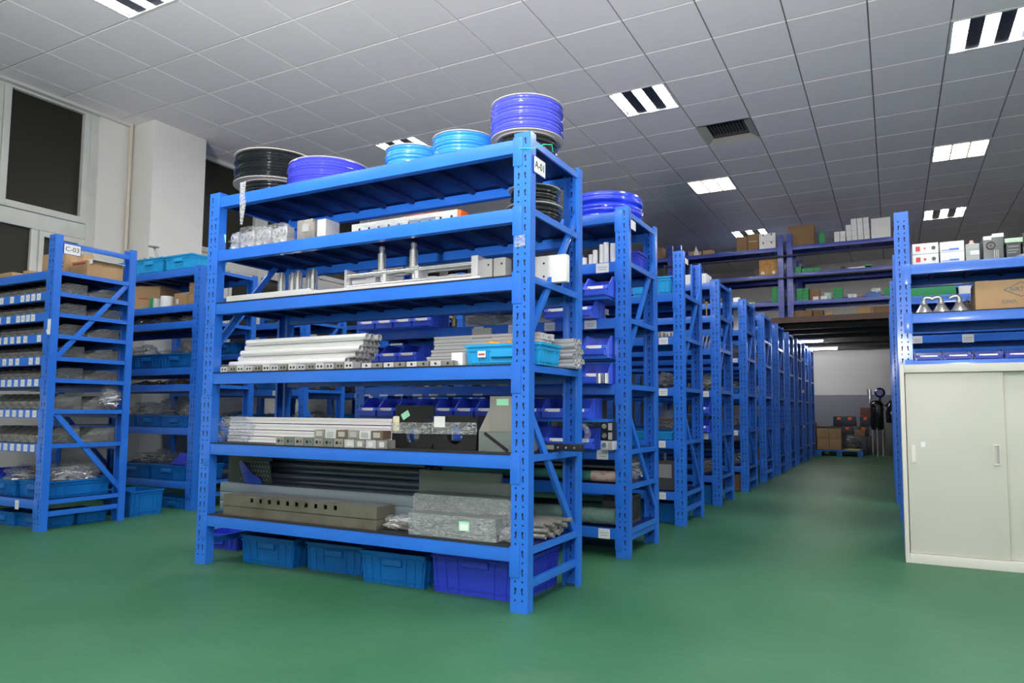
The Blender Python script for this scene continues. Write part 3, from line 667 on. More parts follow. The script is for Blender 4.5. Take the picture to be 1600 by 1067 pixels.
# ------------------------------------------------------------------ front rack, top shelf: coils of pneumatic tubing
T = 1.975
coil('tubing_coil', 'small black tubing coil under the large black coil on the front rack', 'tubing coil', -1.86, .33, T, .195, .128, TBLACK, 9, fr=.98)
coil('tubing_coil', 'large pale-rimmed black tubing coil stacked at the left of the front rack top', 'tubing coil', -1.86, .33, T + .129, .232, .165, TBLACK, 12, fr=1.01)
coil('tubing_coil', 'violet-blue tubing coil standing beside the black coils on the front rack top', 'tubing coil', -1.385, .27, T, .222, .155, TBLUE, 12, fr=.97)
coil('tubing_coil', 'smaller cyan tubing coil, left of the two cyan coils on the front rack top', 'tubing coil', -.865, .33, T, .148, .18, TCYAN, 10)
coil('tubing_coil', 'larger cyan tubing coil, right of the two cyan coils on the front rack top', 'tubing coil', -.535, .31, T, .162, .178, TCYAN, 11)
coil('tubing_coil', 'black tubing coil under the violet-blue coil at the A-01 corner post', 'tubing coil', -.20, .34, T, .148, .125, TBLACK, 9, fr=1.02)
coil('tubing_coil', 'violet-blue tubing coil with pale rims stacked highest beside the A-01 corner post', 'tubing coil', -.20, .34, T + .126, .175, .168, TBLUE, 12, fr=1.0)
tl = MB()
tl.prism([(-.022, 0), (.020, .0), (.016, -.07), (.026, -.12), (.004, -.235), (-.010, -.23), (-.02, -.11)], -.0015, .0015, 'y')
single('film_strip', tl.mesh('film_strip', film_mat('hanging_film', (.7, .72, .74), .35, 30)), 'crumpled clear film strip hanging from the black coils over the top beam', 'plastic film', (-1.735, -.006, 2.03))
single('wire_tie', MB().tubepath([(0, 0, 0), (.03, -.004, -.006), (.07, 0, -.012), (.10, .03, .01), (.12, .07, .02), (.11, .1, 0)], .0022, 6).mesh('wire_tie', mat('green_wire', (.02, .5, .25), .4)), 'thin green wire looped round the top of the A-01 corner post', 'wire', (-.052, -.006, 1.93))
single('tape_patch', MB().box(0, .05, -.0012, 0, 0, .05).mesh('tape_patch', FILM), 'clear tape patch stuck on the A-01 corner post', 'tape', (-.072, -.0035, 1.505))

# second shelf
Z2 = 1.675 + .001
def cyl_unit(): 
    b1 = MB().box(-.027, .027, -.026, .026, .0, .05).box(-.025, .025, -.022, .026, .052, .105).cyl(0, -.034, .078, .020, .014, 16, 'y').mesh('body', ALU, bevel=0)
    return b1
cb = cyl_unit(); crod = MB().cyl(0, -.036, .078, .009, .004, 12, 'y').cyl(-.012, -.038, .024, .008, .014, 10, 'y').cyl(0, 0, .105, .012, .012, 10).mesh('piston_rod', CHROME)
g1 = 'bagged pneumatic cylinders on the second shelf'
src = None
for k in range(7):
    x = -1.885 + k * .062
    if src is None:
        src = thing('air_cylinder', '%s small silver air cylinder from left in the bagged row' % ORD[k], 'air cylinder', (x, .1, Z2 + .002), 0, g1)
        obj('body', cb, src); obj('piston_rod', crod, src)
    else: copy_thing(src, (x, .1 + (k % 2) * .012, Z2 + .002), 0, '%s small silver air cylinder from left in the bagged row' % ORD[k], g1)
single('plastic_film', bag_mesh(.50, .13, .155, 3, FILM), 'clear film bag over the row of small air cylinders on the second shelf', 'plastic film', (-1.70, .1, Z2))
single('sticker', MB().box(0, .03, -.001, 0, 0, .045).mesh('sticker', LGREEN), 'pale green sticker on the left end of the bagged air cylinders', 'sticker', (-1.945, .045, Z2 + .06), rot=(.2, .25, 0))
t = thing('valve_block', 'grey machined metal block with a cross mark beside the bagged air cylinders', 'metal block', (-1.36, .14, Z2))
obj('body', MB().box(-.06, .05, -.06, .06, 0, .125).mesh('body', STEEL, bevel=.004), t); obj('front_plate', MB().box(-.02, .022, -.064, -.06, .06, .10).mesh('front_plate', ALU), t)
single('metal_block', MB().box(-.045, .015, -.05, .05, 0, .122).mesh('metal_block', ALUM, bevel=.003), 'narrow matt aluminium block right of the cross-marked block', 'metal block', (-1.255, .15, Z2))
t = thing('linear_rail', 'long film-wrapped white rail with dark screw holes on the second shelf', 'rail', (-.40, .08, Z2))
rl = MB().box(-.62, 0, -.03, .03, 0, .05)
for k in range(10): rl.cyl(-.57 + k * .06, -.031, .02, .0065, .002, 10, 'y', 1)
obj('rail', rl.mesh('rail', [mat('wrapped_white', (.42, .43, .43), .3), BLACK], bevel=.0), t)
obj('wrap', bag_mesh(.68, .085, .066, 5, FILM), t, (-.31, 0, -.002)); obj('end_cap', MB().box(0, .02, -.03, .03, 0, .046).mesh('end_cap', ORED, bevel=.002), t, label='red end cap')
obj('marking', MB().box(-.27, -.12, -.0325, -.0305, .018, .030).mesh('marking', INKB), t)
obj('tape', MB().box(-.3, -.1, -.031, .031, .0505, .0525).mesh('tape', RED), t, label='red tape')
for k, (zz, r_, h_) in enumerate(((Z2, .125, .09), (Z2 + .092, .115, .085))):
    coil('cable_spool', '%s spool of black cable at the aisle end of the second shelf' % ('lower' if k == 0 else 'upper'), 'spool', -.15, .33, zz, r_, h_, TBLACK, 8, fm=GREYP, fr=1.08)
# third shelf
Z3 = 1.384 + .0055
single('aluminium_plate', MB().prism([(0, 0), (1.60, 0), (1.60, .012), (.62, .018), (.60, .032), (0, .032)], -.03, .05, 'y').mesh('aluminium_plate', ALUM, bevel=.002), 'long grey aluminium plate along the front edge of the third shelf', 'metal plate', (-1.85, .04, Z3))
single('folded_sheet', MB().box(0, .14, 0, .12, 0, .006).mesh('folded_sheet', BLUE2), 'small dark blue sheet at the left end of the third shelf', 'metal sheet', (-1.905, .12, Z3))
for k, x in enumerate((-1.79, -1.735, -1.66, -1.60, -1.545)):
    single('steel_cylinder', cached(('sc',), lambda: MB().cyl(0, 0, 0, .023, .2, 20).cyl(0, 0, .2, .018, .012, 20).mesh('steel_cylinder', CHROME)), '%s upright chrome cylinder from the left at the back of the third shelf' % ORD[k], 'cylinder', (x, .33 + (k % 2) * .03, Z3), group='upright chrome cylinders')
single('black_cable', MB().tubepath([(0, 0, 0.01), (.02, .0, .05), (.05, .01, .075), (.09, .02, .07), (.12, .03, .02), (.14, .0, .008)], .008, 8).mesh('black_cable', BLACK), 'looped thick black cable between the chrome cylinders on the third shelf', 'cable', (-1.70, .23, Z3))
t = thing('slide_unit', 'aluminium linear slide unit with two upright silver air cylinders on the third shelf', 'slide unit', (-1.1, .16, Z3))
f_ = MB().box(-.01, .77, -.045, .045, 0, .018).box(-.015, .0, -.05, .05, 0, .13).box(.74, .775, -.05, .05, 0, .13)
obj('frame', f_.mesh('frame', ALU, bevel=.002), t)
for yy in (-.035, .035): obj('guide_rod', MB().cyl(0, yy, .045, .010, .74, 12, 'x').cyl(0, yy, .100, .011, .74, 12, 'x').mesh('guide_rod', CHROME), t)
obj('air_cylinder', MB().cyl(.01, 0, .07, .021, .1, 18, 'x').box(.10, .16, -.02, .02, .055, .085).mesh('air_cylinder', ALU, bevel=0), t)
for k, x in enumerate((.19, .385)):
    c_ = obj('upright_cylinder', MB().cyl(x, -.01, .115, .021, .085, 18).cyl(x, -.01, .146, .0225, .006, 18).cyl(x, -.01, .20, .014, .036, 14).cyl(x, -.01, .225, .016, .006, 14).cyl(x, -.01, .02, .008, .1, 10).box(x - .028, x + .028, -.035, .035, .085, .115).mesh('upright_cylinder', CHROME), t)
    obj('bracket', MB().box(x + .03, x + .05, -.04, .04, .02, .115).box(x - .0, x + .05, -.04, .04, .10, .112).mesh('bracket', ALUM, bevel=.002), t)
obj('hose_fitting', MB().cyl(.22, -.03, .03, .012, .08, 10, 'x').cyl(.42, -.03, .03, .012, .08, 10, 'x').mesh('hose_fitting', YEL), t, label='yellow hose fitting')
obj('pulley', MB().cyl(.50, .02, .025, .045, .03, 24).cyl(.62, .02, .025, .045, .03, 24).cyl(.50, .02, .055, .05, .004, 24).cyl(.62, .02, .055, .05, .004, 24).mesh('pulley', ALUM), t)
for k, x in enumerate((-.305, -.235)):
    t = thing('clamp_block', '%s grey rounded clamp block with two holes beside the A-01 corner post' % ('left' if k == 0 else 'right'), 'block', (x, .18, Z3))
    mb = MB().box(-.032, .032, -.03, .03, 0, .12)
    obj('body', mb.mesh('body', mat('grey_block_%d' % k, (.36, .36, .35), .45, .2), bevel=.01), t)
    obj('holes', MB().cyl(.012, -.031, .03, .005, .001, 10, 'y').cyl(.012, -.031, .09, .005, .001, 10, 'y').mesh('holes', BLACK), t)
t = thing('white_plate_block', 'white plastic plate with a small round hole at the aisle end of the third shelf', 'plate', (-.04, .25, Z3))
obj('plate', MB().box(-.09, .10, -.02, .02, 0, .125).mesh('plate', WHITE, bevel=.008), t); obj('holes', MB().cyl(-.01, -.021, .09, .005, .001, 10, 'y').cyl(-.01, -.021, .03, .005, .001, 10, 'y').mesh('holes', BLACK), t)
# fourth shelf
Z4 = 1.008 + .0055
r_ = .0165; n_ = 0
for row, (cnt, off) in enumerate(((5, 0), (5, .0), (5, .0), (4, .0), (3, 0))):
    for k in range(cnt):
        y = .10 + k * .034 + (row % 2) * .017; z = Z4 + .03 + r_ + row * .0288
        single('aluminium_tube', tube_mesh(r_, .83, BRIGHT), 'aluminium tube left on the fourth shelf, %s layer up, %s from front' % (ORD[row], ORD[k]), 'tube', (-1.89 + .03 * row + random.uniform(-.015, .015), y, z), group='aluminium tubes at the left of the fourth shelf, layer %d' % (row + 1)); n_ += 1
for k in range(15):
    x = -1.845 + k * .062 + random.uniform(-.004, .004)
    sm = cached(('blk', k % 3), lambda: MB().box(-.026, .026, -.028, .028, 0, .028 + .002 * (k % 3), 0).cyl(-.01, -.029, .014, .006, .001, 10, 'y', 1).cyl(.011, -.029, .014, .006, .001, 10, 'y', 1).mesh('slide_block', [(ALU, STEEL, ALUM)[k % 3], BLACK]))
    single('slide_block', sm, '%s small slide block from the left along the fourth shelf edge' % (ORD + ['fifteenth'])[k], 'block', (x, .038, Z4), group='slide blocks along the fourth shelf edge')
for k in range(8):
    x = -.88 + k * .066
    single('fitting_block', cached(('fb', k % 2), lambda: MB().box(-.028, .028, -.02, .02, 0, .024, 0).cyl(0, -.021, .012, .006, .001, 10, 'y', 1).mesh('fitting_block', [(ALUM, STEEL)[k % 2], BLACK])), '%s low silver fitting block from the left in the middle of the fourth shelf edge' % ORD[k], 'block', (x, .04, Z4), group='fitting blocks in the middle of the fourth shelf edge')
for row in range(5):
    for k in range(4):
        single('profile_bar', square_mesh(.03, .58, ALUM), 'grey slotted profile behind the cyan crate, %s layer up, %s from front' % (ORD[row], ORD[k]), 'profile', (-.70 + row * .012 + random.uniform(-.01, .01), .26 + k * .034, Z4 + .016 + row * .032), group='slotted profiles behind the crate, layer %d' % (row + 1))
for row in range(6):
    for k in range(4):
        single('steel_tube', tube_mesh(.0125, .62, ALU), 'steel tube ending by the A-01 post, %s layer up, %s from front' % (ORD[row], ORD[k]), 'tube', (-.60 + random.uniform(-.01, .01) + .58 - .58 + .0, .41 + k * .026 + (row % 2) * .012 - .0, Z4 + .0130 + row * .0235), group='steel tubes at the aisle end of the fourth shelf, layer %d' % (row + 1))
single('grey_plate', MB().box(-.052, .052, -.004, .004, 0, .19).mesh('grey_plate', mat('mid_grey_card', (.27, .28, .28), .6)), 'upright square grey plate leaning behind the azure crate on the fourth shelf', 'plate', (-.385, .25, Z4))
single('white_box', MB().box(-.03, .03, -.025, .025, 0, .062).mesh('white_box', WHITE, bevel=.004), 'small white box left of the azure crate on the fourth shelf', 'box', (-.40, .09, Z4))
crate('cyan crate of orange fittings on the fourth shelf of the front rack', -.17, .17, Z4, .37, .19, .095, CYAN, card=(-.1, .05))
for k in range(12):
    x = -.285 + (k % 6) * .038; y = .13 + (k // 6) * .06
    single('brass_fitting', cached(('bf',), lambda: MB().cyl(-.02, 0, .012, .011, .026, 8, 'x').cyl(.006, 0, .012, .007, .016, 8, 'x').mesh('brass_fitting', ORANGE)), 'orange fitting in the cyan crate, %s row, %s from left' % ('front' if k < 6 else 'back', ORD[k % 6]), 'fitting', (x, y, Z4 + .083 + .008 * (k % 2)), rz=random.uniform(-1, 1), group='fittings in the cyan crate, %s row' % ('front' if k < 6 else 'back'))
single('fitting_bed', MB().box(-.16, .16, -.075, .075, 0, .008).mesh('fitting_bed', ORANGE), 'layer of orange fittings filling the cyan crate', 'fittings', (-.17, .17, Z4 + .074))
# fifth shelf
Z5 = .634 + .0055
for row in range(4):
    for k in range(3):
        single('profile_bar', square_mesh(.03, 1.19, BRIGHT), 'long bright profile on the fifth shelf, %s layer up, %s from front' % (ORD[row], ORD[k]), 'profile', (-1.962 + (.0 if k else .03) + random.uniform(-.01, .01), .14 + k * .035, Z5 + .016 + row * .0345), group='long profiles on the fifth shelf, layer %d' % (row + 1))
single('plastic_wrap', bag_mesh(.44, .19, .155, 11, FILM), 'crumpled clear film wrapped round the left end of the long profiles on the fifth shelf', 'plastic film', (-1.90, .16, Z5))
single('end_cushion', MB().box(-.02, .02, -.055, .055, 0, .075).mesh('end_cushion', mat('pale_foam', (.75, .72, .5), .8), bevel=.012), 'pale foam pad on the right end of the long profiles', 'foam pad', (-.775, .17, Z5 + .075))
for k in range(7):
    single('slide_block', cached(('sb5', k % 2), lambda: MB().box(-.03, .03, -.03, .03, 0, .04, 0).cyl(-.01, -.031, .02, .008, .001, 12, 'y', 1).cyl(.012, -.031, .02, .004, .001, 12, 'y', 1).mesh('slide_block', [(STEEL, ZINC)[k % 2], BLACK], bevel=0)), '%s dark slide block from the left at the front of the fifth shelf' % ORD[k], 'block', (-1.41 + k * .064, .035, Z5), group='slide blocks at the front of the fifth shelf')
for k in range(6):
    single('carriage_block', cached(('cb5', k % 3), lambda: MB().box(-.034, .034, -.03, .03, 0, .04, 0).box(-.02, .02, -.032, -.03, .008, .032, 1).mesh('carriage_block', [(STEEL, ALUM, mat('rusty_steel', (.2, .14, .10), .5, .5))[k % 3], CHROME], bevel=0)), '%s steel carriage from the left on the upper row of the fifth shelf' % ORD[k], 'block', (-1.15 + k * .071, .036, Z5 + .041), group='carriages on the upper row of the fifth shelf')
for k in range(4):
    single('carriage_block', cached(('cb6', k % 2), lambda: MB().box(-.03, .03, -.03, .03, 0, .038, 0).box(-.014, .014, -.032, -.03, .006, .03, 1).mesh('carriage_block', [(ALU, STEEL)[k % 2], ALUM], bevel=0)), '%s silver carriage from the left beside the black brackets on the fifth shelf' % ORD[k], 'block', (-.96 + k * .065, .036, Z5), group='silver carriages beside the black brackets')
def bracket_black(label, x, y, w_, h_):
    t = thing('motor_bracket', label, 'bracket', (x, y, Z5)); mb = MB(); n = 24; cx, cz, rr = w_ * .5, h_ * .42, min(w_, h_) * .27
    # front plate with a round hole
    out = []; inn = []
    for k in range(n):
        a = 2 * PI * k / n; c, s = math.cos(a), math.sin(a); q = min((w_ / 2) / max(abs(c), 1e-6), ((h_ - cz) if s > 0 else cz) / max(abs(s), 1e-6))
        out.append((cx + c * q, cz + s * q)); inn.append((cx + c * rr, cz + s * rr))
    for k in range(n):
        j = (k + 1) % n
        for yy in (0, .008): mb.poly([(out[k][0], yy, out[k][1]), (out[j][0], yy, out[j][1]), (inn[j][0], yy, inn[j][1]), (inn[k][0], yy, inn[k][1])])
        mb.poly([(inn[k][0], 0, inn[k][1]), (inn[j][0], 0, inn[j][1]), (inn[j][0], .008, inn[j][1]), (inn[k][0], .008, inn[k][1])])
        mb.poly([(out[k][0], 0, out[k][1]), (out[j][0], 0, out[j][1]), (out[j][0], .008, out[j][1]), (out[k][0], .008, out[k][1])])
    obj('front_plate', mb.mesh('front_plate', BLACK), t)
    obj('base', MB().box(0, w_, .008, .15, 0, .008).mesh('base', BLACK), t); obj('side_plate', MB().box(w_ - .008, w_, .008, .15, .008, h_).mesh('side_plate', BLACK), t)
    obj('film', MB().box(-.004, w_ + .004, -.005, -.003, h_ * .45, h_ * .8).mesh('film', FILM), t)
    return t
b1 = bracket_black('black motor bracket with a round opening, left of the pair on the fifth shelf', -.80, .12, .24, .15)
obj('card', MB().box(0, .045, -.006, -.004, 0, .03).mesh('card', LGREEN), b1, (.07, 0, .13), (0, -.5, 0), label='pale green card')
obj('top_flange', MB().box(.02, .24, .0, .008, .15, .20).mesh('top_flange', BLACK), b1)
b2 = bracket_black('black motor bracket with a white card, right of the pair on the fifth shelf', -.555, .11, .235, .155)
obj('card', MB().box(0, .06, -.008, -.005, 0, .05).mesh('card', PAPER), b2, (.01, 0, .10), label='white card')
t = thing('angle_bracket', 'grey steel angle bracket with a gusset and green sticker beside the corner post', 'bracket', (-.29, .08, Z5))
obj('foot', MB().box(0, .20, 0, .18, 0, .085).mesh('foot', ZINC, bevel=.002), t)
obj('gusset', MB().prism([(0, .086), (.055, .086), (.055, .19)], .0, .008, 'y').mesh('gusset', mat('pinkish_grey_steel', (.34, .31, .29), .4, .4)), t)
obj('back_plate', MB().box(.055, .2, 0, .012, .086, .24).mesh('back_plate', mat('pinkish_grey_steel2', (.33, .31, .29), .4, .4), bevel=.001), t)
obj('slot', MB().bar((.03, -.001, .08), (.15, -.001, .004), .002, .014, (0, 1, 0)).mesh('slot', BLACK), t, label='black diagonal slot')
obj('sticker', MB().box(.09, .15, -.002, 0, .20, .228).mesh('sticker', LGREEN), t, label='pale green sticker')
t = thing('guide_rail', 'black and silver guide rail sticking out at the aisle end of the fifth shelf', 'rail', (-.62, .30, Z5))
obj('rail', MB().box(0, .73, -.02, .02, 0, .032).mesh('rail', BLACK, bevel=.003), t)
obj('bright_face', MB().box(.2, .60, -.0215, -.02, .006, .026).mesh('bright_face', STEEL), t)
obj('screws', MB().cyl(.62, -.022, .016, .005, .002, 10, 'y').cyl(.66, -.022, .016, .005, .002, 10, 'y').cyl(.70, -.022, .016, .005, .002, 10, 'y').mesh('screws', CHROME), t)
# sixth shelf
Z6 = .258 + .003
single('shelf_liner', MB().box(-1.9, -.085, .015, .52, 0, .003).mesh('shelf_liner', mat('grey_green_board', (.12, .16, .14), .5)), 'thin grey-green board lying on the lowest shelf of the front rack', 'board', (0, 0, .2585))
Z6 = .263
def holed_channel():
    mb = MB(); w_ = 1.03; h0, h1 = 0, .052
    mb.box(0, w_, 0, .125, h0, .046, 0); zb, zt = .048, .105
    hs = .021; xs = [.20 + k * .063 for k in range(10)]; prev = 0
    for x in xs:
        mb.box(prev, x, 0, .003, zb, zt, 0); mb.box(x, x + hs, 0, .003, zb, zb + .026, 0); mb.box(x, x + hs, 0, .003, zb + .026 + hs, zt, 0); prev = x + hs
    mb.box(prev, w_, 0, .003, zb, zt, 0); mb.box(0, w_, .003, .115, zt - .003, zt, 0); mb.box(w_ - .003, w_, .003, .13, zb, zt - .003, 0); mb.box(.01, w_ - .01, .10, .103, zb, zt - .003, 1)
    for x in (.05, .93): mb.cyl(x, -.0008, .085, .003, .001, 8, 'y', 2)
    return mb
t = thing('sheet_channel', 'stainless channel with a row of ten square holes on the lowest shelf', 'metal channel', (-1.84, .035, Z6))
me = holed_channel().mesh('channel', [STAIN, BLACK, CHROME]); obj('channel', me, t)
obj('seam', MB().box(.0, 1.03, -.0012, 0, .0455, .0475).mesh('seam', BLACK), t)
pf = MB()
for zz in (0, .048, .096): pf.prism([(-.05, zz), (.05, zz), (.05, zz + .046), (.036, zz + .046), (.036, zz + .024), (-.036, zz + .024), (-.036, zz + .046), (-.05, zz + .046)], 0, 1.38, 'x')
pf.prism([(-.05, .142), (.05, .142), (.05, .147), (-.05, .147)], 0, 1.38, 'x')
single('rail_extrusion', pf.mesh('rail_extrusion', BLSTEEL, bevel=.002), 'long pale blue-grey extrusion lying behind the holed stainless channel', 'profile', (-2.04, .222, Z6 + .0), rz=0)
for k in range(7):
    single('grey_conduit', tube_mesh(.019, 1.30, BLSTEEL), '%s grey-blue pipe from the front behind the pale extrusion on the lowest shelf' % ORD[k], 'pipe', (-1.85 + .01 * k, .345 + (k % 4) * .042, Z6 + .02 + (k // 4) * .039), group='grey-blue pipes on the lowest shelf')
nn = 0
for row in range(6):
    for k in range(6 - (row % 2)):
        nn += 1
        single('black_tube', tube_mesh(.0175, 1.05, DARKTUBE, wall=.003), 'dark tube on the lowest shelf, %s layer up, %s from front' % (ORD[row], ORD[k]), 'tube', (-1.80 + random.uniform(-.012, .012), .30 + k * .034 + (row % 2) * .018, Z6 + .105 + .018 + row * .0312), group='dark tubes on the lowest shelf, layer %d' % (row + 1))
t = thing('perforated_plate', 'bent black perforated plate with punched holes at the left of the lowest shelf', 'metal plate', (-2.02, .20, Z6 + .149))
obj('plate', MB().prism([(0, 0), (.35, 0), (.32, .14), (.03, .15)], 0, .006, 'y').box(.0, .08, .006, .03, 0, .15).mesh('plate', mat('olive_black_steel', (.05, .06, .055), .4, .4)), t)
hl = MB()
for a in range(10):
    for b in range(5): hl.cyl(.11 + a * .022 + (b % 2) * .011, -.0005, .02 + b * .024, .0035, .001, 6, 'y')
obj('holes', hl.mesh('holes', mat('hole_light', (.4, .38, .3), .5)), t)
single('blue_tongue', MB().prism([(0, 0), (.14, .0), (.11, .035), (.06, .05), (-.02, .12), (-.05, .11)], 0, .008, 'y').mesh('blue_tongue', BLUE2, bevel=.002), 'small deep blue bent strip in front of the perforated plate', 'metal strip', (-1.86, .18, Z6 + .149))
def wrapped_panel(label, x, y, z, w_, d_, h_, wrap, st=False):
    t = thing('metal_box', label, 'metal box', (x, y, z))
    obj('panel', MB().box(0, w_, 0, d_, 0, h_).mesh('panel', ZINC, bevel=.003), t)
    if wrap:
        obj('film', MB().box(-.003, w_ + .02, -.004, -.002, 0.004, h_ * wrap).box(w_ + .002, w_ + .02, -.002, d_, .004, h_ * wrap).mesh('film', FILM), t)
    if st: obj('sticker', MB().box(w_ * .62, w_ * .62 + .052, -.006, -.0045, h_ * .4, h_ * .4 + .04, 0).box(w_ * .62 + .006, w_ * .62 + .046, -.0065, -.006, h_ * .4 + .004, h_ * .4 + .03, 1).mesh('sticker', [LGREEN, WHITE]), t, label='green edged sticker')
    return t
wrapped_panel('tall grey steel panel standing at the back on the right of the lowest shelf', -.74, .26, Z6, .46, .02, .265, 0)
wrapped_panel('small tall grey panel right of the tall panel, near the corner post', -.275, .24, Z6, .07, .02, .225, 0)
wrapped_panel('film-wrapped grey steel box, middle one of the stack by the corner post', -.665, .125, Z6, .50, .10, .17, .98)
wrapped_panel('film-wrapped low grey steel box with a green sticker on the lowest shelf', -.61, .02, Z6, .43, .085, .098, 1.0, True)
bag('clear bag of dark metal rods between the channel and the wrapped boxes', -.73, .10, Z6, .17, .10, .075, 21, FILM, STEEL, 22, r=.005, L=.1)
bag('crumpled clear bag at the foot of the corner post on the lowest shelf', -.125, .07, Z6, .11, .07, .07, 22, FILM, None)
for row in range(3):
    for k in range(6):
        single('flat_tube', tube_mesh(.011, .34, STEEL, .002, 10), 'thin steel tube, aisle end of lowest shelf, %s layer up, %s from front' % (ORD[row], ORD[k]), 'tube', (-.36 + random.uniform(-.02, .03), .20 + k * .04 + row * .01, Z6 + .012 + row * .022), rz=random.uniform(-.02, .02), group='steel tubes at the aisle end of the lowest shelf, layer %d' % (row + 1))
# crates on the floor under the front rack
crate('azure crate under the front rack, leftmost of the three azure ones', -1.625, .29, 0, .38, .30, .145, CRATE, -.0)
crate('azure crate under the front rack, middle of the three azure ones', -1.20, .32, 0, .36, .28, .14, CRATE, .03)
crate('azure crate under the front rack, beside the royal blue crate', -.78, .27, 0, .36, .31, .15, CRATE, .03)
crate('royal blue crate on the floor beside the A-01 corner post', -.325, .31, 0, .46, .38, .185, ROYAL)
crate('royal blue crate on the floor behind the left post of the front rack', -2.22, .42, 0, .28, .22, .09, ROYAL, .1)
for k, (x, y, w_, d_) in enumerate(((-1.62, .28, .3, .2), (-1.19, .31, .28, .2), (-.755, .26, .3, .22), (-.34, .31, .36, .28))):
    single('stored_parts', pile_mesh(w_, d_, .08, 40 + k, BLACK, 30, .008, .16), 'dark metal parts in the %s floor crate of the front rack' % ('first', 'second', 'third', 'royal blue')[k], 'metal parts', (x, y, .03))
# ------------------------------------------------------------------ second rack of row A
yb = 1.2
def binrow(zc, x0, n, where, w_=.150, d_=.2, h_=.12, yc=1.19, rail=True, grp=None, m_=BINB):
    for k in range(n):
        pbin('blue picking bin %s, %s from the A-01 side' % (where, ORD[n - 1 - k] if n <= 14 else str(n - k)), x0 + k * (w_ + .002), yc, zc, w_, d_, h_, m_, grp)
def bin_rail(label, x0, x1, y, z, h_=.05, drop=0):
    t = thing('bin_rail', label, 'rail', (0, y, z))
    obj('rail', MB().box(x0, x1, 0, .006, 0, h_).box(x0, x1, .006, .014, h_ * .45, h_ * .55).mesh('rail', BLUE), t)
    return t
# bins standing on shelves and hung on rails; the hung ones rest on a lower ledge
def ledge(label, x0, x1, z): 
    single('bin_ledge', MB().box(x0, x1, 0, .26, -.012, 0).box(x0, x1, -.002, 0, -.016, .004).mesh('bin_ledge', BLUE), label, 'ledge', (0, 1.11, z))
ledge('blue ledge carrying the topmost row of bins in the second rack', -1.90, -.09, 1.468)
ledge('blue ledge carrying the bins level with the fourth shelf tubes', -1.90, -.09, 1.130)
ledge('blue ledge carrying the bins seen above the black brackets', -1.90, -.09, .772)
for zc, wh, xs in ((1.4685, 'on the top ledge of the second rack', [(-.23 + .148, 1)]),):
    pass
def br(zc, wh, x_left, n, yc=1.20):
    for k in range(n): pbin('blue picking bin %s, %s from left' % (wh, ORD[k]), x_left + k * .152, yc, zc, group='blue bins ' + wh)
br(1.469, 'on the top ledge near the aisle', -.46, 3)
br(1.353, 'left on the third shelf of the second rack', -1.82, 4)
br(1.353, 'at the aisle, third shelf of the second rack', -.40, 2, 1.19)
pbin('upright blue picking bin beside the second rack post, under the stainless parts', -.165, 1.20, 1.131, .145, .2, .118)
br(1.131, 'on the left ledge, second rack, mid height', -1.78, 3)
br(1.131, 'at the aisle on the ledge under the third shelf', -.62, 3)
br(.9715, 'on the fourth shelf of the second rack', -.62, 4)
br(.7725, 'on the ledge above the black brackets', -1.79, 11)
br(.6035, 'on the fifth shelf of the second rack', -1.0, 6)
for k, (x, r_, h_) in enumerate(((-.125, .018, .05), (-.085, .018, .05))):
    single('metal_sleeve', cached(('slv',), lambda: MB().cyl(0, 0, 0, .018, .055, 18).mesh('metal_sleeve', CHROME)), '%s short chrome sleeve in front of the bins near the second rack post' % ('left' if k == 0 else 'right'), 'sleeve', (x, 1.075, .972))
for k in range(3):
    t = thing('solenoid_block', '%s of three stacked black and silver fittings beside the second rack post' % ('lowest', 'middle one', 'topmost')[k], 'fitting', (-.085, 1.13, .603 + k * .052))
    obj('body', MB().box(-.04, .03, -.03, .04, 0, .05).mesh('body', (ALUM if k == 0 else BLACK), bevel=.003), t)
    obj('knob', MB().cyl(-.018, -.035, .027, .014, .006, 14, 'y').mesh('knob', CHROME), t)
    obj('ribs', MB().box(.005, .028, -.032, -.03, .005, .045).mesh('ribs', GREYP), t)
single('clear_hose_coil', MB().lathe([(.055, 0), (.06, .02), (.055, .04), (.035, .04), (.03, .02), (.035, 0)], n=24, axis='y', closed=True).mesh('clear_hose_coil', FILM), 'coil of clear hose standing in a bin near the second rack post', 'hose', (-.235, 1.05, .69))
# white machined parts on its second shelf
for k in range(6):
    hgt = (.06, .08, .10, .135, .14, .135)[k]
    single('white_tube', cached(('wt', hgt), lambda: MB().cyl(0, 0, 0, .016, hgt, 16).mesh('white_tube', WHITE, bevel=0)), '%s upright white plastic tube from left on the second shelf of the second rack' % ORD[k], 'tube', (-.31 + k * .035, 1.30 + .02 * (k % 2), 1.683), group='white tubes in the second rack')
single('white_angle', MB().prism([(-.1, 0), (.06, .02), (.08, .09), (.03, .09), (-.1, .03)], 0, .05, 'y').mesh('white_angle', WHITE), 'white bent plate beside the upright white tubes in the second rack', 'plate', (-.42, 1.29, 1.684))
single('royal_bin', crate_mesh(.22, .16, .105, ROYAL), 'royal blue ribbed box at the aisle end of the second rack, second shelf', 'box', (-.13, 1.52, 1.683))
coil('hose_coil', 'wide deep blue hose coil on top of the second rack', 'hose coil', -.25, 1.50, 1.974, .235, .165, TDEEP, 5, flange=False)
